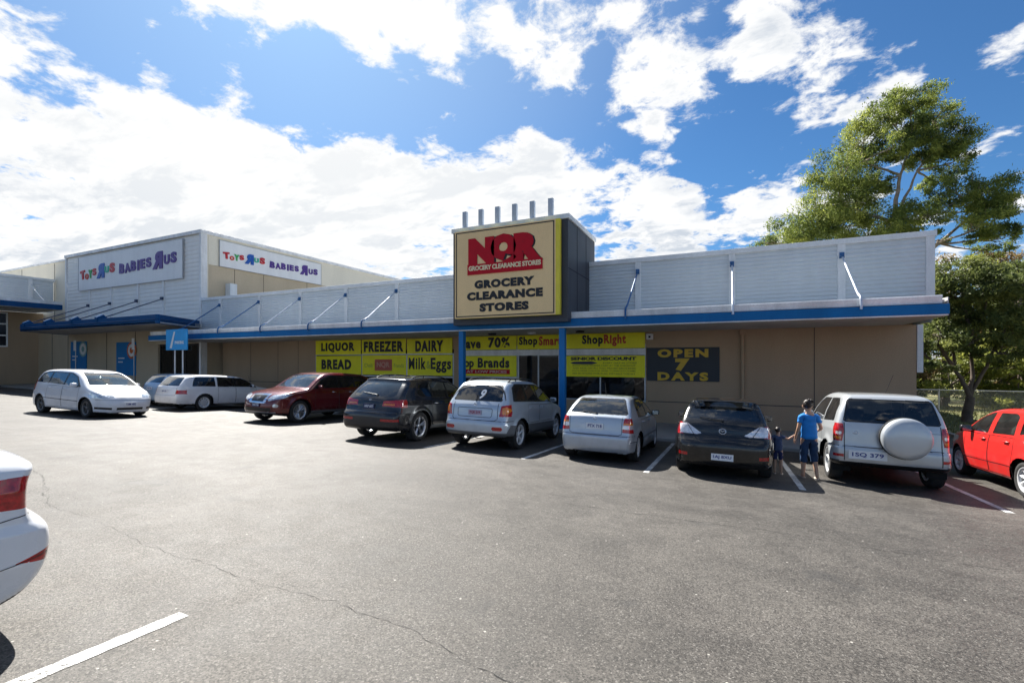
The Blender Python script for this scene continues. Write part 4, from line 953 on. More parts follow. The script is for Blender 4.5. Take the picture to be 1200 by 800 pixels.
class Body:
    """x forward, y left, z up; the origin is on the ground under the rear axle"""
    def __init__(s, sp_, h=.024):
        s.sp = sp_; s.h = h
        s.ro = sp_['ro']; s.L = sp_['L']; s.W = sp_['W']; s.H = sp_['H']; s.wb = sp_['wb']; s.Rw = sp_['wr']
        x0 = -s.ro; s.x0 = x0; s.x1 = x0+s.L
        prof = smooth_poly([(a+x0, b) for a, b in sp_['prof']], 2)
        s.gp = sdf_grid(prof, x0-.3, s.x1+.3, -.1, s.H+.3, .02)
        hw = s.W/2
        ft, rt = sp_.get('ftap', .82), sp_.get('rtap', .86)
        pl = [(0, 0), (.004, hw*.45), (.035, hw*rt*.80), (.12, hw*rt), (.45, hw*.965), (1.1, hw), (s.L-1.25, hw), (s.L-.7, hw*.97), (s.L-.28, hw*(ft+.06)), (s.L-.07, hw*ft*.80), (s.L-.005, hw*.40), (s.L, 0)]
        pl = [(a+x0, b) for a, b in pl]
        half = smooth_poly(pl, 2); full = np.concatenate([half, [(a, -b) for a, b in half[::-1][1:-1]]])
        s.gq = sdf_grid(full, x0-.3, s.x1+.3, -.02, hw+.35, .02)
        s.sec = np.array(sp_['sec'], float)      # (z, factor)
        s.bow = sp_.get('bow', .05); s.crown = sp_.get('crown', .05)
        s.rr = sp_.get('round', .085)
    def F(s, P):
        x, y, z = P[:, 0], P[:, 1], P[:, 2]
        xm = s.x0+s.L/2; xe = xm+(x-xm)*(1+s.bow*y*y)
        ze = z+s.crown*y*y*np.clip((z-.5)/.5, 0, 1)
        a = lookup(s.gp, xe, ze)
        w = np.interp(z, s.sec[:, 0], s.sec[:, 1])
        fl = s.sp.get('flare', .02)
        for xc in (0, s.wb):
            d = np.hypot(x-xc, z-s.Rw); w = w+fl*np.exp(-((d-s.Rw-.06)/.075)**2)*(z < s.Rw*2+.25)
        b = lookup(s.gq, x, np.abs(y)/w)*w
        k = s.rr; return np.maximum(a, b)+np.maximum(k-np.abs(a-b), 0)**2/(4*k)
    def grad(s, P, e=.006):
        g = np.empty_like(P)
        for i in range(3):
            d = np.zeros(3); d[i] = e; g[:, i] = (s.F(P+d)-s.F(P-d))/(2*e)
        return g/(np.linalg.norm(g, axis=1)[:, None]+1e-9)
    def hit(s, O, D, n=22):
        lo = np.zeros(len(O)); hi = np.ones(len(O))
        for _ in range(n):
            mid = (lo+hi)/2; ins = s.F(O+D*mid[:, None]) < 0
            lo = np.where(ins, mid, lo); hi = np.where(ins, hi, mid)
        return O+D*hi[:, None]
    def side_pt(s, x, z, sg=1):
        n = len(x); O = np.stack([x, np.full(n, .12*sg), z], 1); D = np.zeros((n, 3)); D[:, 1] = sg*(s.W/2+.1); return s.hit(O, D)
    def end_pt(s, y, z, rear=True):
        n = len(y); xo = s.x0+.75 if rear else s.x1-.6
        O = np.stack([np.full(n, xo), y, z], 1); D = np.zeros((n, 3)); D[:, 0] = -1.0 if rear else .9; return s.hit(O, D)
    def surface(s):
        h = s.h; nx = int(s.L/h); ny = int(s.W/h); nz = int((s.H-.1)/h)
        idx = {}; V = []; F_ = []
        def face(axis, sg, na, nb):
            a = np.linspace(-1, 1, na+1); b = np.linspace(-1, 1, nb+1); A, B = np.meshgrid(a, b, indexing='ij')
            c = [None]*3; o = [i for i in range(3) if i != axis]; c[axis] = np.full(A.shape, float(sg)); c[o[0]] = A; c[o[1]] = B
            return np.stack([q.ravel() for q in c], 1)
        pts = []; quads = []; base = 0
        for axis, sg, na, nb in ((1, 1, nx, nz), (1, -1, nx, nz), (2, 1, nx, ny), (2, -1, nx, ny), (0, 1, ny, nz), (0, -1, ny, nz)):
            P = face(axis, sg, na, nb); pts.append(P); i = np.arange(na)[:, None]*(nb+1)+np.arange(nb)[None, :]
            q = np.stack([i, i+nb+1, i+nb+2, i+1], -1).reshape(-1, 4)+base
            flip = (axis == 1) ^ (sg < 0)
            quads.append(q[:, ::-1] if flip else q); base += len(P)
        C = np.concatenate(pts); Q = np.concatenate(quads)
        key = np.round(C*1e5).astype(np.int64); _, first, inv = np.unique(key, axis=0, return_index=True, return_inverse=True); inv = inv.ravel()
        C = C[first]; Q = inv[Q]
        mid = np.array([s.x0+s.L/2, 0, .55]); core = np.array([s.L/2-.62, .25, .10]); outc = np.array([s.x0+s.L/2, 0, (s.H+.22)/2]); outh = np.array([s.L/2+.12, s.W/2+.10, (s.H+.12)/2])
        O = mid+C*core; E = outc+C*outh
        return s.hit(O, E-O), Q

def ribbon(body, poly2, proj, w=.012, off=.0022, sg=1, closed=True, step=.03):
    """thin strip following a 2D line on the body: proj 'S' (x,z), 'R' rear (y,z), 'F' front (y,z)"""
    p = np.array(poly2, float); out = []
    n = len(p) if closed else len(p)-1
    for i in range(n):
        a = p[i]; b = p[(i+1) % len(p)]; k = max(int(np.hypot(*(b-a))/step), 1)
        out += [a+(b-a)*t/k for t in range(k)]
    if not closed: out.append(p[-1])
    q = np.array(out)
    nx_ = np.roll(q, -1, 0); pv = np.roll(q, 1, 0)
    if not closed: nx_[-1] = q[-1]; pv[0] = q[0]
    t = nx_-pv; t /= np.linalg.norm(t, axis=1)[:, None]+1e-9; nn = np.stack([-t[:, 1], t[:, 0]], 1)
    res = []
    for s2 in (-1, 1):
        c = q+nn*s2*w/2
        P = body.side_pt(c[:, 0], c[:, 1], sg) if proj == 'S' else body.end_pt(c[:, 0], c[:, 1], proj == 'R')
        g = body.grad(P); res.append(P+g*off)
    m = len(q); V = np.concatenate(res); F_ = [(i, (i+1) % m, m+(i+1) % m, m+i) for i in range(m if closed else m-1)]
    return V.tolist(), F_

def wheel_parts(root, name, x, y, r, w, out, style, mrim, steer=0.0):
    """wheel (hub and brake) > tyre, rim"""
    M = Matrix.Translation((x, y, r)) @ Matrix.Rotation(steer, 4, 'Z') @ (Matrix.Identity(4) if out > 0 else Matrix.Rotation(math.pi, 4, 'Z'))
    hub = MB(); hub.lathe([(.0, .02), (r*.48, .02), (r*.48, -.03), (.0, -.03)], 20, M=M)
    hw_ = hub.build('wheel', mat('brake dark', (.05, .045, .04), .6, .4), root)
    ri = r*.69; hw2 = w/2
    t = MB(); t.lathe([(ri, -hw2*.9), (ri+.02, -hw2), (r*.93, -hw2*.98), (r*.985, -hw2*.8), (r, -hw2*.45), (r, hw2*.45), (r*.985, hw2*.8), (r*.93, hw2*.98), (ri+.02, hw2), (ri, hw2*.86)], 40, M=M)
    t.build('tyre', M_tyre, hw_)
    b = MB(); b.lathe([(ri+.003, -hw2*.88), (ri-.015, -hw2*.7), (ri-.02, hw2*.4), (ri-.01, hw2*.75), (ri+.004, hw2*.90)], 40, M=M)
    b.lathe([(ri+.004, hw2*.90), (ri-.03, hw2*.86), (ri-.035, hw2*.5)], 40, M=M)
    n, kind = style
    for k in range(n):
        a = 2*math.pi*k/n+.3
        for (da, wd) in (((-.14, .5), (.14, .5)) if kind == 'split' else ((0, 1),)):
            wi, wo = (.030*wd*1.6, .042*wd*1.6) if kind != 'wide' else (.045, .085)
            ca, sa = math.cos(a+da*.35), math.sin(a+da*.35); cb, sb_ = math.cos(a+da), math.sin(a+da)
            p0 = Vector((ca*.05, 0, sa*.05)); p1 = Vector((cb*(ri-.015), 0, sb_*(ri-.015))); q = Vector((-sb_, 0, cb))
            yo0, yo1 = hw2*.62, hw2*.80; yi0, yi1 = hw2*.38, hw2*.52
            v = []
            for (pp, ww, yo, yi) in ((p0, wi, yo0, yi0), (p1, wo, yo1, yi1)):
                v += [pp+q*ww*.5+Vector((0, yo-.012, 0)), pp-q*ww*.5+Vector((0, yo-.012, 0)), pp-q*ww*.55+Vector((0, yi, 0)), pp+q*ww*.55+Vector((0, yi, 0)), pp+Vector((0, yo+.004, 0))]
            v = [M @ Vector(c) for c in v]
            b.add(v, [(0, 4, 9, 5), (4, 1, 6, 9), (1, 2, 7, 6), (3, 0, 5, 8), (2, 3, 8, 7)])
    if kind == 'cap':
        b.lathe([(ri*.62, hw2*.70), (ri*.30, hw2*.78), (0, hw2*.80)], 24, M=M)
    b.lathe([(0, hw2*.74), (.045, hw2*.72), (.062, hw2*.55), (.062, hw2*.3)], 16, M=M)
    b.build('rim', mrim, hw_)
    return hw_

def rbox(mb, cx, cy, cz, sx, sy, sz, r=.3, n=6, mi=0, M=None):
    """rounded lump (superellipsoid) for mirrors, seats and head rests"""
    v = []; f = []; e = .45
    def sg(c, p): return math.copysign(abs(c)**p, c)
    nu, nv = 2*n, n
    for j in range(nv+1):
        ph = -math.pi/2+math.pi*j/nv
        for i in range(nu):
            th = 2*math.pi*i/nu
            p = Vector((cx+sx*sg(math.cos(ph), e)*sg(math.cos(th), e), cy+sy*sg(math.cos(ph), e)*sg(math.sin(th), e), cz+sz*sg(math.sin(ph), e)))
            v.append(M @ p if M is not None else p)
    for j in range(nv):
        for i in range(nu): f.append((j*nu+i, j*nu+(i+1) % nu, (j+1)*nu+(i+1) % nu, (j+1)*nu+i))
    mb.add(v, f, mi, True)

def make_car(name, sp_, label, cat, X, Y, heading, group='cars in the car park'):
    """heading: degrees, 90 = nose towards the shops"""
    root = empty(name, (X, Y, gz(X, Y)), label, cat, group)
    q = Vector((0, 0, 1)).rotation_difference(GN); root.rotation_mode = 'QUATERNION'
    root.rotation_quaternion = q @ Matrix.Rotation(R(heading), 4, 'Z').to_quaternion()
    B = Body(sp_, sp_.get('h', .024)); V, Q = B.surface(); h = B.h
    x0, x1, hw, H, wr, wb = B.x0, B.x1, B.W/2, B.H, B.Rw, B.wb
    mp = sp_['paint']
    N = B.grad(V)
    # features: (part, proj, polygon, material, offset, mirrored-split)
    feats = []
    def S(part, poly, m, off=0, xs=None): feats.append((part, 'S', np.array([(a+x0, b) for a, b in poly]), m, off, xs))
    def E(part, proj, poly, m, off=0, depth=9.): feats.append((part, proj, np.array(poly, float), m, off, depth))
    ax0 = wr+.055
    circ = lambda xc, r_, n=28: [(xc-x0+r_*math.cos(2*math.pi*k/n), wr+r_*math.sin(2*math.pi*k/n)) for k in range(n)]
    for part, poly in sp_.get('side', []):
        m = {'door': mp, 'cladding': sp_.get('cladm', M_grey_cl), 'window_trim': M_trimb, 'side_window': sp_.get('sideglass', M_glassd), 'tail_light': M_tail, 'lamp': M_head}[part]
        S(part, poly, m, -.004 if part == 'side_window' else 0)
    for part, proj, poly, m, depth in sp_.get('ends', []):
        E(part, proj, poly, m, -.004 if 'window' in part or part == 'windscreen' else 0, depth)
    S('arch_hole', circ(0, ax0), None); S('arch_hole', circ(wb, ax0), None)
    # snap surface vertices to feature outlines so cuts are clean
    for part, proj, poly, m, off, ex in feats:
        if proj == 'S': sel = (np.abs(N[:, 1]) > .35); a, b = V[:, 0], V[:, 2]
        elif proj == 'R': sel = (N[:, 0] < (.02 if ex < 5 else -.12)) & (V[:, 0] < x0+min(ex, 2.6)); a, b = np.abs(V[:, 1]) if poly[:, 0].min() >= 0 else V[:, 1], V[:, 2]
        else: sel = (N[:, 0] > (-.02 if ex < 5 else .12)) & (V[:, 0] > x1-min(ex, 3.2)); a, b = np.abs(V[:, 1]) if poly[:, 0].min() >= 0 else V[:, 1], V[:, 2]
        ii = np.where(sel)[0]
        bb = (a[ii] > poly[:, 0].min()-h) & (a[ii] < poly[:, 0].max()+h) & (b[ii] > poly[:, 1].min()-h) & (b[ii] < poly[:, 1].max()+h); ii = ii[bb]
        if not len(ii): continue
        d, qa, qb = nearest_on(poly, a[ii], b[ii]); near = d < h*.5; ii = ii[near]
        if not len(ii): continue
        P = V[ii].copy()
        if proj == 'S': P[:, 0] = qa[near]; P[:, 2] = qb[near]
        else:
            P[:, 1] = qa[near]*(np.sign(V[ii, 1]) if poly[:, 0].min() >= 0 else 1); P[:, 2] = qb[near]
        for _ in range(2):
            f0 = B.F(P); g = B.grad(P); P -= g*f0[:, None]
        V[ii] = P
    N = B.grad(V)
    # classify faces
    Cn = V[Q].mean(1); Nf = N[Q].mean(1); lab_ = np.zeros(len(Q), int)
    for k, (part, proj, poly, m, off, ex) in enumerate(feats):
        if proj == 'S': sel = (np.abs(Nf[:, 1]) > .35); a, b = Cn[:, 0], Cn[:, 2]
        else:
            a = np.abs(Cn[:, 1]) if poly[:, 0].min() >= 0 else Cn[:, 1]; b = Cn[:, 2]
            sel = ((Nf[:, 0] < (.02 if ex < 5 else -.12)) & (Cn[:, 0] < x0+min(ex, 2.6))) if proj == 'R' else ((Nf[:, 0] > (-.02 if ex < 5 else .12)) & (Cn[:, 0] > x1-min(ex, 3.2)))
        if part == 'arch_hole': sel = (np.abs(Cn[:, 1]) > hw-.30) & (Nf[:, 2] < .6)
        sel = sel & in_poly(poly, a, b); lab_[sel] = k+1
    # under-tray darker
    under = (Nf[:, 2] < -.6)
    def part_mesh(nm, mask, m, off=0.0, parent=root, extra=None, extra_m=None, undermat=False):
        fq = Q[mask]; u, inv = np.unique(fq, return_inverse=True); inv = inv.reshape(-1, 4)
        P = V[u]+N[u]*off; nr = N[u]
        Vv = P.tolist(); Fv = inv.tolist(); mi = np.zeros(len(Fv), int)
        if undermat: mi[under[mask]] = 1
        mi = mi.tolist(); nn = nr.tolist(); sm = [True]*len(Fv)
        if extra:
            for (ev, ef, emi) in extra:
                b0 = len(Vv); Vv += [list(e_) for e_ in ev]; Fv += [[i+b0 for i in f_] for f_ in ef]; mi += [emi]*len(ef); sm += [False]*len(ef); nn += [(0, 0, 0)]*len(ev)
        me = bpy.data.meshes.new(nm); me.from_pydata(Vv, [], Fv)
        for q_ in [m, M_well]+([extra_m] if extra_m else []): me.materials.append(q_)
        me.polygons.foreach_set('material_index', mi); me.polygons.foreach_set('use_smooth', sm); me.update()
        me.normals_split_custom_set_from_vertices([tuple(a_) for a_ in nn])
        o = bpy.data.objects.new(nm, me); COL.objects.link(o); o.parent = parent; return o
    # ribbons (shut lines) grouped per owner
    rib = {'body': [], 'door': []}
    for own, proj, poly, closed, w_ in sp_.get('lines', []):
        for sg in ((1, -1) if proj == 'S' else (1,)):
            pp = [(a+x0, b) for a, b in poly] if proj == 'S' else poly
            ev, ef = ribbon(B, pp, proj, w_, sg=sg, closed=closed)
            rib['body'].append((ev, ef, 2))
    # arch liner + inner wall
    for xc in (0, wb):
        for sg in (1, -1):
            ev = []; ef = []; n = 20; yo = hw*.93; yi = hw-.34
            for k in range(n+1):
                t = -.35+(math.pi+.7)*k/n
                for yy in (yo, yi): ev.append((xc+(ax0+.004)*math.cos(t), sg*yy, wr+(ax0+.004)*math.sin(t)))
            ef = [(2*k, 2*k+1, 2*k+3, 2*k+2) for k in range(n)]
            ev.append((xc, sg*yi, wr)); ef += [(2*k+1, 2*k+3, len(ev)-1) for k in range(n)]
            rib['body'].append((ev, ef, 1))
    body = part_mesh('body', lab_ == 0, mp, 0, root, rib['body'], M_trimb, True)
    names = [f[0] for f in feats]
    for k, (part, proj, poly, m, off, ex) in enumerate(feats):
        if m is None: continue
        mk = lab_ == k+1
        if part in ('windscreen', 'rear_window', 'grille', 'lower_grille', 'bumper', 'window_trim', 'roof_panel', 'tailgate_trim'):
            if mk.any(): part_mesh({'lower_grille': 'grille'}.get(part, part), mk, m, off)
        else:
            for sg in (1, -1):
                mm = mk & (Cn[:, 1]*sg > 0)
                if mm.any(): part_mesh({'cladding': 'side_cladding', 'lamp': 'head_light', 'tail_amber': 'tail_light', 'tail_clear': 'tail_light'}.get(part, part), mm, m, off)
    # wheels
    tw = sp_.get('tw', .215); yw = hw-tw/2-sp_.get('inset', .035)
    for xc in (0, wb):
        for sg in (1, -1): wheel_parts(root, 'wheel', xc, sg*yw, wr, tw, sg, sp_.get('rim', (5, 'split')), sp_.get('rimm', M_rim), sp_.get('steer', 0) if xc else 0)
    # mirrors
    mx, mz = sp_['mirror']
    for sg in (1, -1):
        P = B.side_pt(np.array([mx+x0]), np.array([mz]), sg)[0]
        b = MB(); rbox(b, P[0]-.01, P[1]+sg*.095, mz+.05, .05, .095, .065, mi=0); b.tube([(P[0], P[1]-sg*.02, mz-.01), (P[0], P[1]+sg*.07, mz+.02)], .022, 8, 1)
        mo = b.build('wing_mirror', [sp_.get('mirrorm', mp), M_trimb], root)
        g = MB(); g.box(P[0]-.064, P[0]-.058, P[1]+sg*.095-.07, P[1]+sg*.095+.07, mz+.005, mz+.095); g.build('mirror_glass', mat('mirror glass', (.22, .23, .24), .08, 1.0), mo)
    # handles
    for hx, hz in sp_.get('handles', []):
        for sg in (1, -1):
            P = B.side_pt(np.array([hx+x0]), np.array([hz]), sg)[0]; b = MB()
            b.tube([(P[0]-.085, P[1]+sg*.004, hz), (P[0]-.06, P[1]+sg*.03, hz), (P[0]+.06, P[1]+sg*.03, hz+.002), (P[0]+.085, P[1]+sg*.004, hz)], .014, 8)
            b.build('door_handle', sp_.get('handlem', mp), root)
    # plates
    for (end, yc, zc, wd, ht, m1, m2, txt) in sp_.get('plates', []):
        P = B.end_pt(np.array([yc, yc-wd*.48, yc+wd*.48]), np.array([zc]*3), end == 'R')
        xx = P[:, 0].min()-.014 if end == 'R' else P[:, 0].max()+.014; sg = -1 if end == 'R' else 1
        b = MB(); b.box(xx-.004, xx+.004, yc-wd/2, yc+wd/2, zc-ht/2, zc+ht/2); po = b.build('number_plate', m1, root)
        t = text_obj('lettering', txt, m2, ('y', 0), 0, 0, wd*.82, ht*.55, po, .02, .003)
        t.rotation_euler = (0, 0, -math.pi/2 if end == 'R' else math.pi/2); t.location = (xx+sg*.005, yc, zc)
    # wiper, aerial, rails, emblem
    if 'wiper' in sp_:
        (ya, za, yb, zb) = sp_['wiper']; P = B.end_pt(np.linspace(ya, yb, 6), np.linspace(za, zb, 6)); g = B.grad(P); P = P+g*.02
        b = MB(); b.tube(P.tolist(), .009, 6); b.tube([(P[0][0]+.03, P[0][1], P[0][2]-.01), P[0].tolist()], .02, 8); b.build('wiper', M_trimb, root)
    if 'aerial' in sp_:
        (ax_, ay_, al, lean) = sp_['aerial']; z_ = H+.0; O = np.array([[ax_+x0, ay_, 1.0]]); D = np.array([[0, 0, 1.2]]); P = B.hit(O, D)[0]
        b = MB(); b.tube([(P[0], P[1], P[2]-.01), (P[0]+lean*al, P[1]+sp_.get('aerial_y', 0), P[2]+al)], .0055, 6); b.build('aerial', M_trimb, root)
    if 'rails' in sp_:
        xa, xb, yr, mr = sp_['rails']
        for sg in (1, -1):
            xs_ = np.linspace(xa, xb, 12)+x0; O = np.stack([xs_, np.full(12, yr*sg), np.full(12, 1.0)], 1); D = np.zeros((12, 3)); D[:, 2] = 1.2; P = B.hit(O, D)
            lift = np.array([0, .045]+[.055]*8+[.045, 0]); P[:, 2] += lift; b = MB(); b.tube(P.tolist(), .016, 8)
            for i_ in (3, 8): b.tube([(P[i_][0], P[i_][1], P[i_][2]-.06), P[i_].tolist()], .016, 6)
            b.build('roof_rail', mr, root)
    if 'emblem' in sp_:
        for (end, yc, zc, r_, kind) in sp_['emblem']:
            P = B.end_pt(np.array([yc]), np.array([zc]), end == 'R')[0]; g = B.grad(np.array([P]))[0]
            nrm = Vector(g); Mx = Matrix.Translation(Vector(P)+nrm*.006) @ nrm.to_track_quat('Y', 'Z').to_matrix().to_4x4()
            b = MB(); rr_ = [(r_*1.2*math.cos(t*math.pi/12), 0, r_*math.sin(t*math.pi/12)) for t in range(25)]
            b.tube([Mx @ Vector(p_) for p_ in rr_], r_*.14, 6)
            if kind == 'wings': b.tube([Mx @ Vector(p_) for p_ in ((-r_*.9, 0, r_*.35), (-r_*.35, 0, r_*.25), (0, 0, -r_*.2), (r_*.35, 0, r_*.25), (r_*.9, 0, r_*.35))], r_*.14, 6)
            elif kind == 'bar': b.tube([Mx @ Vector(p_) for p_ in ((-r_*1.6, 0, 0), (r_*1.6, 0, 0))], r_*.18, 6)
            elif kind == 'slant': b.tube([Mx @ Vector(p_) for p_ in ((-r_*.5, 0, -r_*.5), (-r_*.3, 0, r_*.5), (r_*.3, 0, -r_*.5), (r_*.5, 0, r_*.5))], r_*.16, 6)
            b.build('emblem', M_chrome, root)
    # cabin
    fl = .34; cab = sp_['cabin']; c0, c1, belt = cab[0]+x0, cab[1]+x0, cab[2]
    b = MB(); b.box(c0, c1, -hw+.14, hw-.14, fl-.03, fl); b.box(c1-.45, c1, -hw+.13, hw-.13, fl, belt-.06); b.box(c1-.62, c1-.45, -.5, -.2, belt-.14, belt-.02)
    if cab[3] == 'high': b.box(c0, c0+.85, -hw+.16, hw-.16, fl, belt-.22)
    b.build('cabin_floor', M_dash, root)
    sm_ = sp_.get('seatm', M_seat)
    rows_ = [c1-1.15]+([c1-2.0] if not sp_.get('tworow') else [c1-1.95])
    for ri_, sx_ in enumerate(rows_):
        for yy in ((-.36, .36) if ri_ == 0 else (-.42, 0, .42)):
            b = MB(); rbox(b, sx_+.16, yy, fl+.20, .27, .23 if ri_ == 0 else .2, .10); Mt = Matrix.Translation((sx_-.12, yy, fl+.52)) @ Matrix.Rotation(R(-14), 4, 'Y')
            rbox(b, 0, 0, 0, .075, .23 if ri_ == 0 else .2, .32, M=Mt); Mt = Matrix.Translation((sx_-.23, yy, min(fl+.93, H-.30))) ; rbox(b, 0, 0, 0, .05, .12, .085, M=Mt)
            b.build('seat', sm_, root)
    b = MB(); Mt = Matrix.Translation((c1-.72, -.36, belt-.06)) @ Matrix.Rotation(R(65), 4, 'Y')
    b.tube([Mt @ Vector((.17*math.cos(t*math.pi/10), .17*math.sin(t*math.pi/10), 0)) for t in range(21)], .014, 6); b.tube([Mt @ Vector((0, -.16, 0)), Mt @ Vector((0, .16, 0))], .014, 6); b.build('steering_wheel', M_dash, root)
    for e in sp_.get('extra', []): e(root, B)
    return root, B
# ------------------------------------------------------------------ the cars (x measured from the rear bumper, z up)
def trap(zb, zt, wb_, wt, c=.03):   # window outline seen from the end, lightly rounded corners
    return [(-wb_, zb+c), (-wb_+c, zb), (wb_-c, zb), (wb_, zb+c), (wt, zt-c), (wt-c*1.6, zt), (-wt+c*1.6, zt), (-wt, zt-c)]
def grow(poly, d):
    p = np.array(poly, float); c = p.mean(0); q = p-c; n = np.linalg.norm(q, axis=1)[:, None]; return (c+q*(1+d*1.4/n)).tolist()
def door(xa, xb, z0, z1, arch=None, lean=.0):
    return [(xa, z0+.03), (xa+.03, z0), (xb-.03, z0), (xb, z0+.03), (xb+lean, z1), (xa+lean, z1)]
ASTRA = dict(L=4.15, W=1.71, H=1.42, wb=2.61, ro=.76, wr=.305, paint=paint('silver blue paint', (.46, .51, .57), .45, .3),
    prof=[(.10, .20), (.02, .30), (.0, .45), (.0, .56), (.055, .60), (.075, .86), (.11, .985), (.20, 1.01), (.42, 1.18), (.72, 1.36), (1.05, 1.41), (1.7, 1.425), (2.2, 1.40), (2.6, 1.26), (3.05, .98), (3.2, .93), (3.7, .84), (4.02, .70), (4.13, .52), (4.15, .35), (4.05, .18)],
    sec=[(0, .93), (.2, .955), (.45, 1.0), (.62, 1.0), (.85, .965), (.93, .94), (1.15, .82), (1.38, .68), (1.5, .58)], rtap=.88,
    side=[('door', door(1.03, 1.95, .27, .90, lean=.0)), ('door', door(1.97, 3.0, .27, .90)),
          ('window_trim', [(.82, .95), (2.95, .93), (2.42, 1.285), (2.05, 1.35), (1.3, 1.36), (1.02, 1.27)]),
          ('side_window', [(1.12, .965), (1.93, .95), (1.93, 1.325), (1.38, 1.325), (1.2, 1.23)]), ('side_window', [(2.0, .95), (2.84, .945), (2.38, 1.25), (2.05, 1.32), (2.0, 1.325)]), ('side_window', [(.90, .97), (1.08, .965), (1.15, 1.24), (1.07, 1.23)])],
    ends=[('window_trim', 'R', trap(1.015, 1.35, .66, .53), M_trimb, 9), ('rear_window', 'R', trap(1.035, 1.325, .625, .505), M_glass, 9),
          ('windscreen', 'F', trap(.985, 1.33, .66, .54), M_glass, 9),
          ('tail_light', 'R', [(.575, .66), (.90, .64), (.90, .94), (.63, .96), (.60, .90)], M_tail, .30), ('tail_clear', 'R', [(.58, .735), (.90, .72), (.90, .81), (.60, .815)], M_tailw, .30), ('tail_amber', 'R', [(.585, .815), (.90, .81), (.90, .855), (.60, .86)], M_tailo, .30),
          ('lamp', 'F', [(.42, .62), (.78, .62), (.80, .76), (.45, .72)], M_head, .6), ('grille', 'F', [(-.38, .60), (.38, .60), (.38, .69), (-.38, .69)], M_trimb, .5)],
    lines=[('b', 'S', door(1.03, 1.95, .27, .90), True, .010), ('b', 'S', door(1.97, 3.0, .27, .90), True, .010), ('b', 'R', [(-.57, .99), (-.565, .62), (-.5, .595), (.5, .595), (.565, .62), (.57, .99)], False, .010), ('b', 'R', [(-.80, .585), (-.6, .58), (.6, .58), (.80, .585)], False, .010), ('b', 'S', [(.15, .46), (.42, .46)], False, .012), ('b', 'S', [(.95, .50), (3.05, .50)], False, .03)],
    mirror=(2.78, .93), handles=[(1.20, .84), (2.1, .84)], mirrorm=M_trimb, plates=[('R', 0, .77, .37, .12, M_plate, M_plateb, 'PTX 718')], wiper=(0, 1.02, .32, 1.06), aerial=(1.05, 0, .30, -.5), rim=(7, 'cap'), rimm=M_rimw, cabin=(.8, 3.0, .92, 'high'), emblem=[('R', 0, .925, .032, 'bar')], sideglass=M_glassd)
MAZ = dict(L=4.46, W=1.755, H=1.47, wb=2.64, ro=.85, wr=.315, paint=paint('black brown paint', (.006, .006, .006), .0, .2, .5, dust=.05),
    prof=[(.16, .22), (.05, .28), (.0, .48), (.0, .62), (.06, .70), (.13, .78), (.15, .95), (.22, 1.06), (.42, 1.22), (.56, 1.36), (.42, 1.415), (.55, 1.44), (.95, 1.465), (1.6, 1.47), (2.2, 1.43), (2.75, 1.22), (3.2, .98), (3.4, .94), (3.95, .83), (4.3, .68), (4.44, .50), (4.46, .35), (4.36, .18)],
    sec=[(0, .94), (.22, .96), (.5, 1.0), (.66, 1.0), (.86, .97), (.97, .93), (1.2, .82), (1.40, .70), (1.55, .60)], rtap=.86, bow=.07, crown=.07,
    side=[('door', door(1.15, 2.05, .27, .93)), ('door', door(2.07, 3.12, .27, .92)),
          ('window_trim', [(.95, 1.08), (3.05, .94), (2.5, 1.27), (2.05, 1.385), (1.4, 1.39), (1.1, 1.27)]),
          ('side_window', [(1.2, 1.04), (2.03, .99), (2.03, 1.36), (1.45, 1.36), (1.25, 1.26)]), ('side_window', [(2.1, .985), (2.95, .955), (2.47, 1.24), (2.1, 1.35)])],
    ends=[('rear_window', 'R', trap(1.075, 1.37, .62, .52), M_glassd, 9), ('windscreen', 'F', trap(.99, 1.36, .68, .55), M_glass, 9),
          ('tail_light', 'R', [(.60, .80), (.90, .76), (.90, 1.03), (.62, .975)], M_tail, .55), ('tail_clear', 'R', [(.36, .81), (.44, .79), (.74, .80), (.76, .97), (.62, .99), (.50, .91)], M_tailw, .50), ('tail_clear', 'R', [(.82, .80), (.90, .80), (.90, .95), (.82, .95)], M_tailw, .5),
          ('tailgate_trim', 'R', [(-.16, .36), (.16, .36), (.3, .24), (-.3, .24)], M_trimb, .4),
          ('tail_light', 'R', [(.60, .395), (.76, .40), (.76, .46), (.60, .45)], M_tail, .4),
          ('lamp', 'F', [(.46, .66), (.78, .68), (.82, .80), (.50, .74)], M_head, .7), ('grille', 'F', [(-.5, .30), (.5, .30), (.6, .5), (-.6, .5)], M_trimb, .5)],
    lines=[('b', 'S', door(1.15, 2.05, .27, .93), True, .010), ('b', 'S', door(2.07, 3.12, .27, .92), True, .010), ('b', 'R', [(-.62, .98), (-.46, .73), (-.38, .66), (.38, .66), (.46, .73), (.62, .98)], False, .011), ('b', 'R', [(-.80, .70), (-.5, .68)], False, .010), ('b', 'R', [(.5, .68), (.80, .70)], False, .010)],
    mirror=(2.85, .95), mirrorm=paint('black brown paint m', (.022, .020, .018), .2, .2), handles=[(1.35, .90), (2.25, .88)], handlem=M_trimb, plates=[('R', 0, .41, .37, .12, M_plate, M_plateb, '1AJ 8XU')], wiper=(0, 1.05, .40, 1.10), rim=(10, 'spoke'), cabin=(.8, 3.2, .97, 'high'), emblem=[('R', 0, .87, .048, 'wings')])
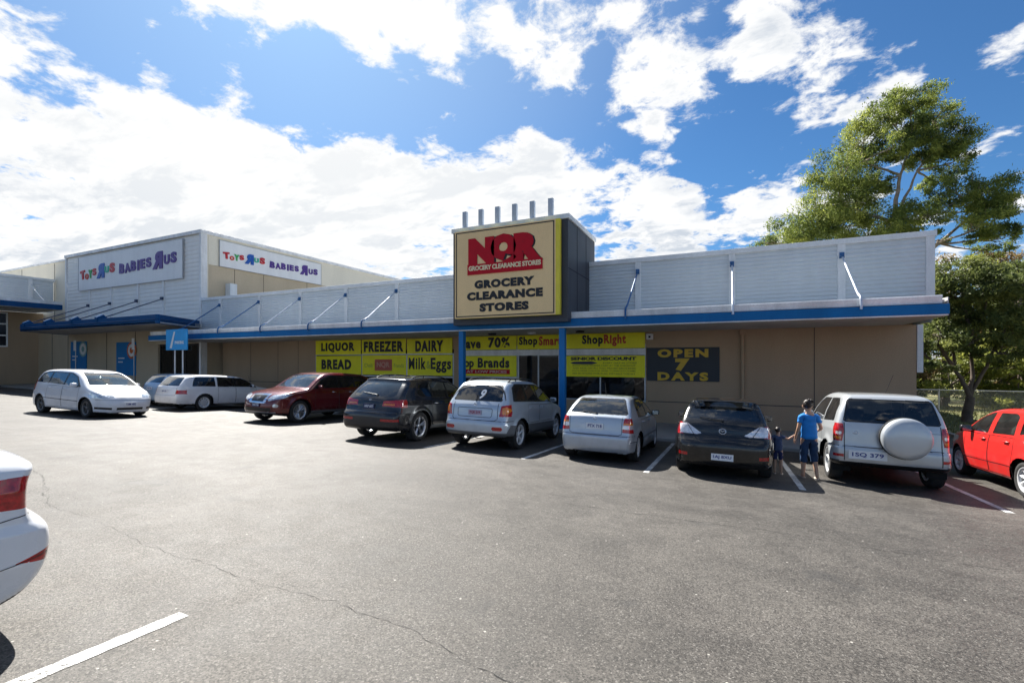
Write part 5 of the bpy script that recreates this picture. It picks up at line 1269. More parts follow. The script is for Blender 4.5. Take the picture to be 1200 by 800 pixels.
SF = dict(L=4.50, W=1.82, H=1.70, wb=2.62, ro=.92, wr=.355, paint=paint('ice silver paint', (.48, .54, .60), .45, .32),
    prof=[(.14, .34), (.03, .40), (.0, .52), (.0, .66), (.06, .72), (.10, .80), (.12, 1.05), (.18, 1.14), (.32, 1.35), (.46, 1.54), (.62, 1.63), (1.0, 1.685), (1.8, 1.70), (2.35, 1.66), (2.75, 1.48), (3.15, 1.18), (3.35, 1.10), (3.9, 1.02), (4.3, .86), (4.46, .66), (4.5, .46), (4.38, .28)],
    sec=[(0, .93), (.28, .95), (.42, 1.0), (.62, 1.0), (.66, .985), (.95, .99), (1.10, .955), (1.16, .93), (1.4, .82), (1.60, .73), (1.75, .62)], rtap=.90, flare=.03, crown=.04,
    side=[('cladding', [(0, .25), (4.5, .25), (4.5, .52), (3.9, .56), (.6, .60), (.35, .62), (.2, .44), (0, .44)]), ('door', door(1.35, 2.1, .62, 1.08)), ('door', door(2.12, 3.1, .62, 1.06)),
          ('window_trim', [(.56, 1.17), (3.15, 1.11), (2.62, 1.50), (2.3, 1.595), (.9, 1.60), (.70, 1.50)]),
          ('side_window', [(.68, 1.20), (1.32, 1.185), (1.32, 1.56), (.95, 1.56), (.78, 1.47)]), ('side_window', [(1.40, 1.185), (2.08, 1.165), (2.08, 1.56), (1.40, 1.56)]), ('side_window', [(2.14, 1.165), (3.02, 1.135), (2.6, 1.46), (2.28, 1.555), (2.14, 1.56)])],
    ends=[('window_trim', 'R', trap(1.165, 1.57, .67, .57), M_trimb, 9), ('rear_window', 'R', trap(1.18, 1.55, .65, .55, .05), M_glassd, 9), ('windscreen', 'F', trap(1.14, 1.58, .69, .58), M_glass, 9),
          ('tail_light', 'R', [(.64, .82), (.95, .82), (.95, 1.02), (.83, 1.10), (.68, 1.07), (.66, .92)], M_tail, .42), ('tail_amber', 'R', [(.72, .88), (.83, .88), (.87, .98), (.80, 1.05), (.71, 1.02)], M_tailo, .42),
          ('tail_light', 'R', [(.50, .52), (.53, .49), (.73, .49), (.76, .52), (.76, .55), (.73, .58), (.53, .58), (.50, .55)], M_tail, .5),
          ('cladding', 'R', [(0, .25), (1, .25), (1, .44), (0, .44)], M_grey_cl, .5), ('lamp', 'F', [(.5, .74), (.84, .76), (.84, .90), (.52, .86)], M_head, .7), ('grille', 'F', [(-.4, .74), (.4, .74), (.4, .85), (-.4, .85)], M_trimb, .5), ('cladding', 'F', [(0, .25), (1, .25), (1, .5), (0, .5)], M_grey_cl, .5)],
    lines=[('b', 'S', door(1.35, 2.1, .62, 1.08), True, .010), ('b', 'S', door(2.12, 3.1, .62, 1.06), True, .010), ('b', 'R', [(-.60, 1.12), (-.61, .76), (-.55, .715), (.55, .715), (.61, .76), (.60, 1.12)], False, .013), ('b', 'R', [(-.44, 1.0), (.44, 1.0), (.47, .97), (.46, .82), (.42, .79), (-.42, .79), (-.46, .82), (-.47, .97)], True, .012), ('b', 'S', [(.05, .71), (.5, .71)], False, .012), ('b', 'S', [(.30, 1.2), (.50, 1.58)], False, .01)],
    mirror=(3.0, 1.12), handles=[(1.5, 1.0), (2.3, .99)], plates=[('R', -.02, .895, .35, .12, M_platep, M_plater, 'TQE 219')], wiper=(-.0, 1.17, .02, 1.30), rails=(.75, 2.4, .56, M_trimb), rim=(5, 'wide'), rimm=M_rimw, cabin=(.7, 3.2, 1.14, 'high'), emblem=[('R', 0, 1.09, .035, 'slant')])
Q7 = dict(L=5.05, W=1.97, H=1.71, wb=3.0, ro=1.05, wr=.385, tw=.26, paint=paint('dark graphite paint', (.010, .012, .018), .2, .2, .6, dust=.05),
    prof=[(.16, .30), (.04, .36), (.0, .50), (.0, .70), (.05, .76), (.12, .82), (.15, 1.02), (.20, 1.14), (.48, 1.40), (.74, 1.58), (.68, 1.62), (.95, 1.66), (1.7, 1.71), (2.5, 1.69), (3.0, 1.55), (3.5, 1.22), (3.75, 1.12), (4.3, 1.04), (4.8, .88), (5.0, .66), (5.05, .45), (4.95, .25)],
    sec=[(0, .94), (.25, .96), (.5, 1.0), (.75, 1.0), (.95, .985), (1.08, .955), (1.14, .93), (1.4, .83), (1.60, .72), (1.75, .6)], rtap=.90, crown=.045, flare=.022,
    side=[('cladding', [(.9, .2), (4.2, .2), (4.2, .40), (.9, .40)]), ('door', door(1.55, 2.35, .42, 1.06)), ('door', door(2.37, 3.42, .42, 1.06)),
          ('window_trim', [(.85, 1.22), (1.1, 1.14), (3.45, 1.10), (2.95, 1.47), (2.55, 1.60), (1.5, 1.60), (1.08, 1.50)]),
          ('side_window', [(.95, 1.24), (1.15, 1.165), (1.6, 1.155), (1.6, 1.57), (1.45, 1.565), (1.12, 1.47)]), ('side_window', [(1.66, 1.155), (2.33, 1.135), (2.33, 1.57), (1.66, 1.57)]), ('side_window', [(2.41, 1.135), (3.32, 1.12), (2.9, 1.44), (2.53, 1.57), (2.41, 1.57)])],
    ends=[('rear_window', 'R', trap(1.165, 1.55, .69, .60, .06), M_glassd, 9), ('windscreen', 'F', trap(1.15, 1.6, .75, .62), M_glass, 9),
          ('tail_light', 'R', [(.40, .93), (.98, .90), (.98, 1.06), (.90, 1.10), (.42, 1.05)], M_tail, .50), ('tail_amber', 'R', [(.45, .96), (.75, .95), (.75, .99), (.45, .99)], M_tailo, .5),
          ('tail_light', 'R', [(.45, .55), (.90, .55), (.90, .61), (.45, .61)], M_tail, .4), ('tailgate_trim', 'R', [(-.9, .2), (.9, .2), (.9, .42), (-.9, .42)], M_trimb, .6),
          ('lamp', 'F', [(.5, .76), (.88, .78), (.9, .92), (.52, .88)], M_head, .7), ('grille', 'F', [(-.45, .4), (.45, .4), (.55, .9), (-.55, .9)], M_trimb, .5)],
    lines=[('b', 'S', door(1.55, 2.35, .42, 1.06), True, .011), ('b', 'S', door(2.37, 3.42, .42, 1.06), True, .011), ('b', 'R', [(-.9, .745), (.9, .745)], False, .012), ('b', 'S', [(.03, .745), (.60, .745)], False, .012)],
    mirror=(3.25, 1.12), handles=[(1.75, .99), (2.6, .99)], handlem=M_chrome, plates=[('R', 0, .91, .36, .12, M_plated, M_platew, 'ARP 607')], wiper=(-.15, 1.19, .35, 1.24), aerial=(1.15, 0, .06, -.6), rails=(1.05, 3.0, .60, M_trimb), rim=(5, 'split'), cabin=(.9, 3.5, 1.12, 'high'), emblem=[('R', 0, 1.07, .025, 'bar')])
RAV = dict(L=3.72, W=1.78, H=1.68, wb=2.28, ro=.72, wr=.35, paint=paint('pearl silver paint', (.52, .545, .56), .35, .32),
    prof=[(.14, .34), (.04, .40), (.0, .50), (.0, .66), (.045, .70), (.06, .95), (.08, 1.08), (.17, 1.35), (.27, 1.58), (.40, 1.65), (1.0, 1.675), (1.6, 1.68), (2.0, 1.64), (2.35, 1.48), (2.7, 1.18), (2.85, 1.10), (3.3, 1.02), (3.58, .88), (3.68, .68), (3.72, .48), (3.62, .3)],
    sec=[(0, .92), (.3, .95), (.42, 1.0), (.66, 1.0), (.70, .975), (.98, .975), (1.10, .945), (1.3, .88), (1.56, .755), (1.75, .62)], rtap=.94, flare=.035, crown=.04,
    side=[('cladding', [(0, .25), (.42, .25), (.42, .44), (0, .44)]), ('door', door(1.2, 2.55, .40, 1.06)),
          ('window_trim', [(.38, 1.13), (1.15, 1.10), (1.17, 1.555), (.60, 1.56), (.44, 1.45)]), ('side_window', [(.42, 1.15), (1.12, 1.12), (1.14, 1.53), (.63, 1.53), (.48, 1.43)]),
          ('window_trim', [(1.22, 1.10), (2.6, 1.09), (2.15, 1.46), (1.85, 1.555), (1.24, 1.555)]), ('side_window', [(1.25, 1.12), (2.5, 1.11), (2.12, 1.43), (1.83, 1.53), (1.27, 1.53)])],
    ends=[('window_trim', 'R', trap(1.13, 1.56, .70, .62), M_trimb, 9), ('rear_window', 'R', trap(1.15, 1.54, .68, .60), M_glassd, 9), ('windscreen', 'F', trap(1.14, 1.56, .66, .56), M_glass, 9),
          ('tail_light', 'R', [(.72, .78), (.92, .78), (.92, 1.10), (.70, 1.10), (.69, .95)], M_tail, .30), ('tail_amber', 'R', [(.74, .81), (.90, .81), (.90, .86), (.73, .86)], M_tailo, .28), ('tail_clear', 'R', [(.73, .90), (.81, .90), (.81, .95), (.73, .95)], M_tailw, .28),
          ('tail_light', 'R', [(.70, .50), (.84, .50), (.84, .55), (.70, .55)], M_tail, .5), ('tailgate_trim', 'R', [(-.9, .2), (.9, .2), (.9, .42), (-.9, .42)], M_trimb, .6),
          ('lamp', 'F', [(.46, .76), (.78, .76), (.78, .90), (.48, .88)], M_head, .7), ('grille', 'F', [(-.36, .74), (.36, .74), (.36, .86), (-.36, .86)], M_trimb, .5)],
    lines=[('b', 'S', door(1.2, 2.55, .40, 1.06), True, .010), ('b', 'R', [(-.685, 1.12), (-.69, .44)], False, .014), ('b', 'R', [(.685, 1.12), (.69, .44)], False, .014), ('b', 'R', [(-.69, .70), (.69, .70)], False, .010), ('b', 'S', [(.03, .695), (.44, .695)], False, .012), ('b', 'R', [(-.69, 1.0), (-.3, 1.0)], False, .006)],
    mirror=(2.45, 1.12), handles=[(1.4, .98)], plates=[('R', .36, .56, .56, .15, M_plate, M_plateb, '1SQ 379')], aerial=(1.9, -.35, .42, -.25), aerial_y=-.12, wiper=(-.30, 1.17, .22, 1.20), rim=(5, 'wide'), rimm=M_rimw, cabin=(.4, 2.75, 1.1, 'high'), emblem=[('R', .52, .945, .028, 'bar')])
def spare(root, B):
    b = MB(); M = Matrix.Translation((B.x0-.105, -.15, .905)) @ Matrix.Rotation(R(90), 4, 'Z')
    b.lathe([(.0, .135), (.10, .134), (.24, .122), (.325, .095), (.352, .05), (.355, -.02), (.345, -.045), (.0, -.045)], 48, M=M)
    o = b.build('spare_wheel_cover', B.sp['paint'], root)
    b = MB(); b.lathe([(.340, -.046), (.362, -.035), (.362, -.085), (.340, -.10), (.0, -.10)], 48, M=M); b.build('spare_tyre', M_tyre, o)
RAV['extra'] = [spare]
REDH = dict(L=3.85, W=1.69, H=1.50, wb=2.40, ro=.66, wr=.30, paint=paint('bright red paint', (.60, .020, .016), .0, .3, dust=.06),
    prof=[(.12, .22), (.03, .30), (.0, .5), (.02, .62), (.08, .9), (.14, 1.02), (.30, 1.25), (.46, 1.42), (.8, 1.48), (1.4, 1.50), (1.95, 1.47), (2.35, 1.33), (2.8, 1.06), (3.0, .98), (3.4, .90), (3.68, .74), (3.82, .54), (3.85, .36), (3.78, .2)],
    sec=[(0, .93), (.22, .955), (.48, 1.0), (.64, 1.0), (.85, .975), (.97, .94), (1.2, .85), (1.44, .73), (1.55, .63)], crown=.06,
    side=[('door', door(.95, 1.75, .28, .96)), ('door', door(1.77, 2.72, .28, .95)),
          ('side_window', [(.45, 1.10), (.86, 1.03), (.92, 1.36), (.62, 1.34)]), ('side_window', [(1.0, 1.01), (1.70, .99), (1.70, 1.38), (1.22, 1.39), (1.08, 1.34)]), ('side_window', [(1.86, .985), (2.70, .98), (2.27, 1.28), (1.98, 1.375), (1.86, 1.38)])],
    ends=[('rear_window', 'R', trap(1.06, 1.38, .60, .5), M_glassd, 9), ('windscreen', 'F', trap(1.05, 1.40, .64, .52), M_glass, 9),
          ('tail_light', 'R', [(.56, .74), (.90, .74), (.90, 1.0), (.62, 1.0)], M_tail, .3), ('lamp', 'F', [(.42, .66), (.80, .68), (.84, .84), (.48, .78)], M_head, .8), ('grille', 'F', [(-.4, .3), (.4, .3), (.4, .5), (-.4, .5)], M_trimb, .5)],
    lines=[('b', 'S', door(.95, 1.75, .28, .96), True, .009), ('b', 'S', door(1.77, 2.72, .28, .95), True, .009), ('b', 'S', [(.9, .47), (2.75, .44)], False, .012)],
    mirrorm=M_trimb, mirror=(2.50, .97), handles=[(1.15, .88), (1.95, .87)], plates=[('R', 0, .8, .37, .12, M_plate, M_plateb, 'YGN 034')], rim=(7, 'wide'), rimm=M_rimw, cabin=(.6, 2.85, .97, 'high'), sideglass=M_glass, seatm=M_seatl)
VAN = dict(L=4.65, W=1.76, H=1.58, wb=2.825, ro=.92, wr=.315, paint=paint('white van paint', (.76, .77, .79), .0, .3, dust=.1),
    prof=[(.13, .22), (.03, .28), (.0, .45), (.02, .62), (.08, .85), (.12, 1.02), (.28, 1.30), (.45, 1.48), (.8, 1.55), (1.7, 1.58), (2.6, 1.545), (3.1, 1.38), (3.55, 1.12), (3.8, 1.00), (4.2, .87), (4.48, .72), (4.62, .52), (4.65, .36), (4.55, .17)],
    sec=[(0, .94), (.2, .96), (.48, 1.0), (.66, 1.0), (.88, .975), (1.0, .945), (1.25, .85), (1.50, .74), (1.65, .62)], crown=.06, bow=.06, ftap=.80,
    side=[('door', door(1.32, 2.30, .28, 1.0)), ('door', door(2.32, 3.30, .28, .98)),
          ('window_trim', [(.42, 1.09), (3.38, .99), (2.95, 1.33), (2.5, 1.45), (1.0, 1.47), (.62, 1.40)]),
          ('side_window', [(.52, 1.11), (1.25, 1.07), (1.25, 1.44), (.98, 1.44), (.68, 1.37)]), ('side_window', [(1.32, 1.07), (2.27, 1.035), (2.27, 1.43), (1.32, 1.44)]), ('side_window', [(2.34, 1.035), (3.25, 1.0), (2.90, 1.31), (2.47, 1.425), (2.34, 1.43)])],
    ends=[('rear_window', 'R', trap(1.06, 1.44, .62, .52), M_glassd, 9), ('windscreen', 'F', trap(1.05, 1.47, .69, .56), M_glass, 9),
          ('tail_light', 'R', [(.60, .80), (.95, .80), (.95, 1.15), (.66, 1.15)], M_tail, .45), ('lamp', 'F', [(.40, .66), (.86, .66), (.90, .83), (.62, .83), (.42, .75)], M_head, .75), ('grille', 'F', [(-.36, .64), (.36, .64), (.36, .73), (-.36, .73)], M_steel, .5),
          ('lower_grille', 'F', [(-.38, .27), (.38, .27), (.38, .35), (-.38, .35)], M_trimb, .5), ('lamp', 'F', [(.50, .28), (.80, .30), (.80, .37), (.50, .35)], M_trimb, .6)],
    lines=[('b', 'S', door(1.32, 2.30, .28, 1.0), True, .009), ('b', 'S', door(2.32, 3.30, .28, .98), True, .009), ('b', 'S', [(1.2, .56), (3.35, .52)], False, .022), ('b', 'F', [(-.80, .60), (-.4, .59), (.4, .59), (.80, .60)], False, .008)],
    mirror=(3.15, 1.0), handles=[(1.5, .92), (2.5, .90)], plates=[('F', 0, .46, .36, .12, M_plate, M_plateb, 'TSM 482')], rim=(5, 'split'), rimm=mat('dull rim', (.16, .155, .15), .5, .5), cabin=(.6, 3.6, 1.0, 'high'), sideglass=M_glass)
WAG = dict(L=5.03, W=1.86, H=1.49, wb=2.92, ro=1.15, wr=.325, paint=paint('white wagon paint', (.74, .75, .77), .0, .3, dust=.12),
    prof=[(.13, .24), (.03, .30), (.0, .45), (.01, .60), (.05, .64), (.10, .90), (.14, .99), (.32, 1.20), (.50, 1.40), (.75, 1.46), (1.6, 1.49), (2.6, 1.475), (3.0, 1.38), (3.5, 1.10), (3.7, 1.01), (4.3, .93), (4.8, .78), (5.0, .58), (5.03, .4), (4.92, .2)],
    sec=[(0, .93), (.22, .955), (.48, 1.0), (.66, 1.0), (.88, .97), (.97, .94), (1.2, .85), (1.42, .74), (1.55, .62)], crown=.05,
    side=[('door', door(1.72, 2.5, .28, .95)), ('door', door(2.52, 3.5, .28, .95)),
          ('side_window', [(.66, 1.0), (1.62, .995), (1.62, 1.39), (.82, 1.38), (.72, 1.2)]), ('window_trim', [(1.70, .985), (3.55, .97), (3.1, 1.27), (2.8, 1.38), (1.72, 1.405)]), ('side_window', [(1.75, 1.0), (2.48, .99), (2.48, 1.385), (1.77, 1.385)]), ('side_window', [(2.54, .99), (3.44, .985), (3.05, 1.25), (2.77, 1.36), (2.54, 1.385)])],
    ends=[('rear_window', 'R', trap(1.0, 1.37, .68, .56), M_glass, 9), ('windscreen', 'F', trap(1.05, 1.39, .68, .56), M_glass, 9),
          ('tail_light', 'R', [(.68, .68), (.98, .68), (.98, .84), (.68, .84)], M_tail, .45), ('lamp', 'F', [(.5, .68), (.85, .68), (.85, .80), (.5, .78)], M_head, .5), ('grille', 'F', [(-.4, .6), (.4, .6), (.4, .75), (-.4, .75)], M_trimb, .5)],
    lines=[('b', 'S', door(1.72, 2.5, .28, .95), True, .009), ('b', 'S', door(2.52, 3.5, .28, .95), True, .009), ('b', 'R', [(-.67, .96), (-.67, .62), (.67, .62), (.67, .96)], False, .010)],
    mirror=(3.25, .97), handles=[(1.95, .88), (2.75, .88)], plates=[('R', 0, .78, .37, .12, M_plate, M_plateb, 'UKH 351')], wiper=(0, 1.02, .35, 1.05), rim=(10, 'cap'), rimm=M_rimw, cabin=(.8, 3.6, .98, 'high'), aerial=(3.4, -.6, .35, -.3))
PATH = dict(L=5.0, W=1.96, H=1.77, wb=2.90, ro=1.12, wr=.385, tw=.245, paint=paint('deep red paint', (.13, .004, .007), .2, .22, dust=.08),
    prof=[(.15, .32), (.04, .38), (.0, .55), (.0, .72), (.07, .80), (.13, 1.05), (.20, 1.18), (.40, 1.50), (.55, 1.68), (1.0, 1.75), (1.9, 1.77), (2.7, 1.74), (3.1, 1.60), (3.55, 1.28), (3.75, 1.16), (4.3, 1.09), (4.75, .98), (4.94, .78), (5.0, .55), (4.96, .40), (4.85, .28)],
    sec=[(0, .94), (.28, .96), (.5, 1.0), (.8, 1.0), (1.0, .98), (1.12, .95), (1.18, .93), (1.45, .84), (1.65, .74), (1.8, .62)], crown=.045, ftap=.84, flare=.03,
    side=[('cladding', [(.9, .2), (4.1, .2), (4.1, .40), (.9, .40)]), ('door', door(1.5, 2.3, .42, 1.10)), ('door', door(2.32, 3.40, .42, 1.10)),
          ('window_trim', [(.55, 1.24), (3.5, 1.15), (3.05, 1.52), (2.6, 1.65), (1.0, 1.66), (.70, 1.52)]),
          ('side_window', [(.65, 1.26), (1.42, 1.22), (1.42, 1.62), (1.0, 1.62), (.78, 1.50)]), ('side_window', [(1.5, 1.22), (2.28, 1.19), (2.28, 1.62), (1.5, 1.62)]), ('side_window', [(2.34, 1.19), (3.38, 1.17), (3.0, 1.49), (2.58, 1.61), (2.34, 1.62)])],
    ends=[('rear_window', 'R', trap(1.22, 1.62, .66, .56), M_glassd, 9), ('windscreen', 'F', trap(1.20, 1.66, .74, .62), M_glass, 9),
          ('tail_light', 'R', [(.65, .9), (1., .9), (1., 1.12), (.7, 1.12)], M_tail, .4),
          ('lamp', 'F', [(.42, .80), (.52, .74), (.90, .84), (.93, .97), (.80, .98), (.50, .93)], M_head, .95),
          ('grille', 'F', [(-.40, .70), (-.34, .66), (.34, .66), (.40, .70), (.40, .96), (.36, .98), (-.36, .98), (-.40, .96)], M_chrome, .6), ('lower_grille', 'F', [(-.28, .72), (.28, .72), (.33, .93), (-.33, .93)], M_trimb, .6),
          ('lower_grille', 'F', [(-.62, .40), (.62, .40), (.62, .52), (-.62, .52)], M_trimb, .5), ('tailgate_trim', 'F', [(-.75, .345), (.75, .345), (.75, .385), (-.75, .385)], M_steel, .5), ('tailgate_trim', 'F', [(-.9, .2), (.9, .2), (.9, .34), (-.9, .34)], M_trimb, .5),
          ('lamp', 'F', [(.70, .54), (.80, .54), (.82, .60), (.78, .65), (.71, .65), (.68, .60)], M_head, .6)],
    lines=[('b', 'S', door(1.5, 2.3, .42, 1.10), True, .010), ('b', 'S', door(2.32, 3.40, .42, 1.10), True, .010)],
    mirror=(3.25, 1.17), handles=[(1.7, 1.04), (2.55, 1.04)], handlem=M_chrome, plates=[('F', 0, .60, .37, .12, M_plated, M_platew, 'ZDH 950')], rim=(10, 'split'), cabin=(.7, 3.65, 1.16, 'high'), emblem=[('F', 0, .83, .05, 'bar')])
SEDAN = dict(L=4.62, W=1.80, H=1.46, wb=2.70, ro=1.05, wr=.32, h=.011, paint=paint('gloss white paint', (.78, .79, .81), .0, .25, dust=.05),
    prof=[(.26, .20), (.14, .25), (.04, .36), (.0, .50), (.005, .60), (.05, .69), (.15, .74), (.16, .90), (.15, .985), (.12, 1.05), (.15, 1.09), (.30, 1.11), (.62, 1.13), (1.1, 1.34), (1.5, 1.44), (2.1, 1.46), (2.6, 1.42), (3.1, 1.18), (3.45, .99), (4.1, .86), (4.5, .66), (4.62, .45), (4.5, .2)],
    sec=[(0, .90), (.20, .93), (.45, 1.0), (.64, 1.0), (.70, .975), (.90, .965), (1.02, .93), (1.12, .86), (1.25, .80), (1.42, .70), (1.55, .6)], rtap=.93, crown=.04, bow=.05, round=.07,
    side=[('door', door(1.35, 2.2, .27, .95)), ('door', door(2.22, 3.3, .27, .95)), ('side_window', [(1.1, 1.03), (2.17, 1.0), (2.17, 1.35), (1.7, 1.35), (1.3, 1.2)]), ('side_window', [(2.24, 1.0), (3.2, .98), (2.7, 1.27), (2.45, 1.35), (2.24, 1.36)]),
          ('tail_light', [(-.1, .80), (.17, .785), (.42, .80), (.52, .97), (.30, .985), (-.1, .985)]), ('tail_light', [(-.1, .455), (.10, .435), (.28, .465), (.06, .53), (-.1, .55)])],
    ends=[('rear_window', 'R', trap(1.15, 1.40, .62, .52), M_glassd, 9), ('windscreen', 'F', trap(1.05, 1.38, .66, .54), M_glass, 9),
          ('tail_light', 'R', [(.42, .80), (.80, .80), (.80, .985), (.46, .985)], M_tail, .25),
          ('lamp', 'F', [(.4, .64), (.8, .64), (.8, .78), (.45, .74)], M_head, .5)],
    lines=[('b', 'S', door(1.35, 2.2, .27, .95), True, .008), ('b', 'S', door(2.22, 3.3, .27, .95), True, .008), ('b', 'S', [(.06, .765), (.30, .74), (.52, .70)], False, .006), ('b', 'S', [(.02, .50), (.40, .44), (.62, .40)], False, .005)],
    mirror=(3.0, 1.0), handles=[(1.6, .86), (2.5, .86)], plates=[('R', 0, .88, .37, .12, M_plate, M_plateb, 'XVJ 260')], rim=(5, 'split'), cabin=(1.2, 3.3, .98, 'low'), tworow=True)
BLUH = dict(REDH); BLUH['paint'] = paint('pale blue paint', (.30, .42, .55), .3, .3); BLUH['h'] = .03; BLUH['plates'] = [('R', 0, .8, .37, .12, M_plate, M_plateb, 'WDL 926')]
WAG['h'] = .026
CARS = [
 ('hatchback', ASTRA, 'silver blue hatchback with red tail lights, parked right of the right blue pillar', 'car', -2.58, 10.40, 90),
 ('hatchback', MAZ, 'black hatchback with clear tail lights and round badge below the gold lettered wall sign', 'car', -.08, 10.05, 90),
 ('family_suv', SF, 'ice silver SUV with roof rails and a white 9 on its rear window', 'car', -5.50, 10.42, 90),
 ('large_suv', Q7, 'dark graphite SUV parked nose in between the red SUV and the ice silver SUV', 'car', -8.32, 10.05, 90),
 ('compact_suv', RAV, 'pearl silver SUV with a round spare wheel cover on its tailgate', 'car', 2.63, 10.80, 90),
 ('small_hatchback', REDH, 'bright red hatchback cut by the right edge of the picture', 'car', 5.33, 10.65, 90),
 ('people_mover', VAN, 'white people mover driving across the car park, farthest left of the moving lane', 'car', -21.95, 8.55, 2),
 ('station_wagon', WAG, 'white station wagon parked nose in, seen from its right rear', 'car', -20.95, 12.2, 90),
 ('large_suv', PATH, 'deep red SUV facing out of its space with chrome grille', 'car', -14.15, 14.1, -90),
 ('sedan', SEDAN, 'glossy white sedan, only its rear corner showing at the left edge in the foreground', 'car', -4.78, .475, -90),
 ('small_hatchback', BLUH, 'pale blue small car mostly hidden between the people mover and the station wagon', 'car', -23.55, 12.5, 90)]
import sys
for (n_, s_, l_, c_, X_, Y_, h_) in CARS:
    cr, CB = make_car(n_, s_, l_, c_, X_, Y_, h_)
    if s_ is SF:
        t = text_obj('window_number', '9', mat('white sticker', (.85, .85, .85), .5), ('y', 0), 0, 0, .15, .26, cr, .03, .004, shear=.3)
        P = CB.end_pt(np.array([-.13]), np.array([1.33]))[0]; g = CB.grad(np.array([P]))[0]
        t.rotation_euler = (R(-28), 0, -math.pi/2); t.rotation_mode = 'XYZ'; t.location = (P[0]-.02, P[1], P[2])
        Mx = Matrix.Rotation(R(0), 4, 'Z')
    if s_ is MAZ:
        # small black roof aerial
        pass
# ------------------------------------------------------------------ people
def skin_mesh(name, nodes, edges, root, m, parent, sub=2, smooth_r=True):
    keys = list(nodes); me = bpy.data.meshes.new(name)
    me.from_pydata([nodes[k][0] for k in keys], [(keys.index(a), keys.index(b)) for a, b in edges] and [(keys.index(a), keys.index(b)) for a, b in edges], [])
    o = bpy.data.objects.new(name, me); COL.objects.link(o)
    sk = o.modifiers.new('skin', 'SKIN'); sk.branch_smoothing = .4; sk.use_smooth_shade = True
    lay = me.skin_vertices[0] if me.skin_vertices else None
    if lay is None:
        bpy.context.view_layer.objects.active = o; bm = bmesh.new(); bm.from_mesh(me); bm.verts.layers.skin.verify(); bm.to_mesh(me); bm.free(); lay = me.skin_vertices[0]
    for i, k in enumerate(keys):
        r = nodes[k][1]; lay.data[i].radius = (r, r) if not hasattr(r, '__len__') else r
        lay.data[i].use_root = (k == root)
    sb_ = o.modifiers.new('sub', 'SUBSURF'); sb_.levels = sub; sb_.render_levels = sub
    dg = bpy.context.evaluated_depsgraph_get(); dg.update(); me2 = bpy.data.meshes.new_from_object(o.evaluated_get(dg)); me2.name = name
    bpy.data.objects.remove(o); o = bpy.data.objects.new(name, me2); COL.objects.link(o); me2.materials.clear(); me2.materials.append(m)
    me2.polygons.foreach_set('use_smooth', [True]*len(me2.polygons)); o.parent = parent; return o
M_skin = mat('skin', (.46, .27, .18), .5, var=.04); M_hair = mat('dark hair', (.022, .014, .010), .5, var=.3, vscale=40)
M_tee = mat('blue tee', (.010, .20, .58), .8, var=.12, vscale=6, bump=.3, bscale=9); M_jean = mat('navy denim', (.012, .040, .10), .85, var=.2, vscale=10, bump=.3, bscale=12)
M_ctee = mat('dusty blue tee', (.045, .07, .14), .85, var=.15, vscale=8); M_cshort = mat('navy shorts', (.012, .02, .085), .85); M_sole = mat('pale sandals', (.40, .33, .28), .7)
def hand_nodes(N, Ed, w, d, side, up, s, pre, curl=.5):
    """palm and five bent fingers from wrist w, pointing along d; side = palm width direction"""
    w, d, side, up = Vector(w), Vector(d).normalized(), Vector(side).normalized(), Vector(up).normalized()
    N[pre+'palm'] = (w+d*.045*s, (.016*s, .026*s)); Ed.append((pre+'wrist', pre+'palm'))
    for k, (o_, l_) in enumerate(((-.030, .062), (-.010, .074), (.010, .070), (.030, .055))):
        a = w+d*.085*s+side*o_*s; b = a+d*l_*.5*s+up*.012*s*curl; c = b+(d*(1-curl)+up*curl).normalized()*l_*.5*s
        N[pre+'f%da' % k] = (a, .0085*s); N[pre+'f%db' % k] = (b, .008*s); N[pre+'f%dc' % k] = (c, .0065*s)
        Ed += [(pre+'palm', pre+'f%da' % k), (pre+'f%da' % k, pre+'f%db' % k), (pre+'f%db' % k, pre+'f%dc' % k)]
    a = w+d*.035*s-side*.035*s; b = a+(d*.8-side*.5+up*.4).normalized()*.035*s; c = b+(d+up*.4).normalized()*.025*s
    N[pre+'ta'] = (a, .010*s); N[pre+'tb'] = (b, .009*s); N[pre+'tc'] = (c, .0075*s); Ed += [(pre+'palm', pre+'ta'), (pre+'ta', pre+'tb'), (pre+'tb', pre+'tc')]
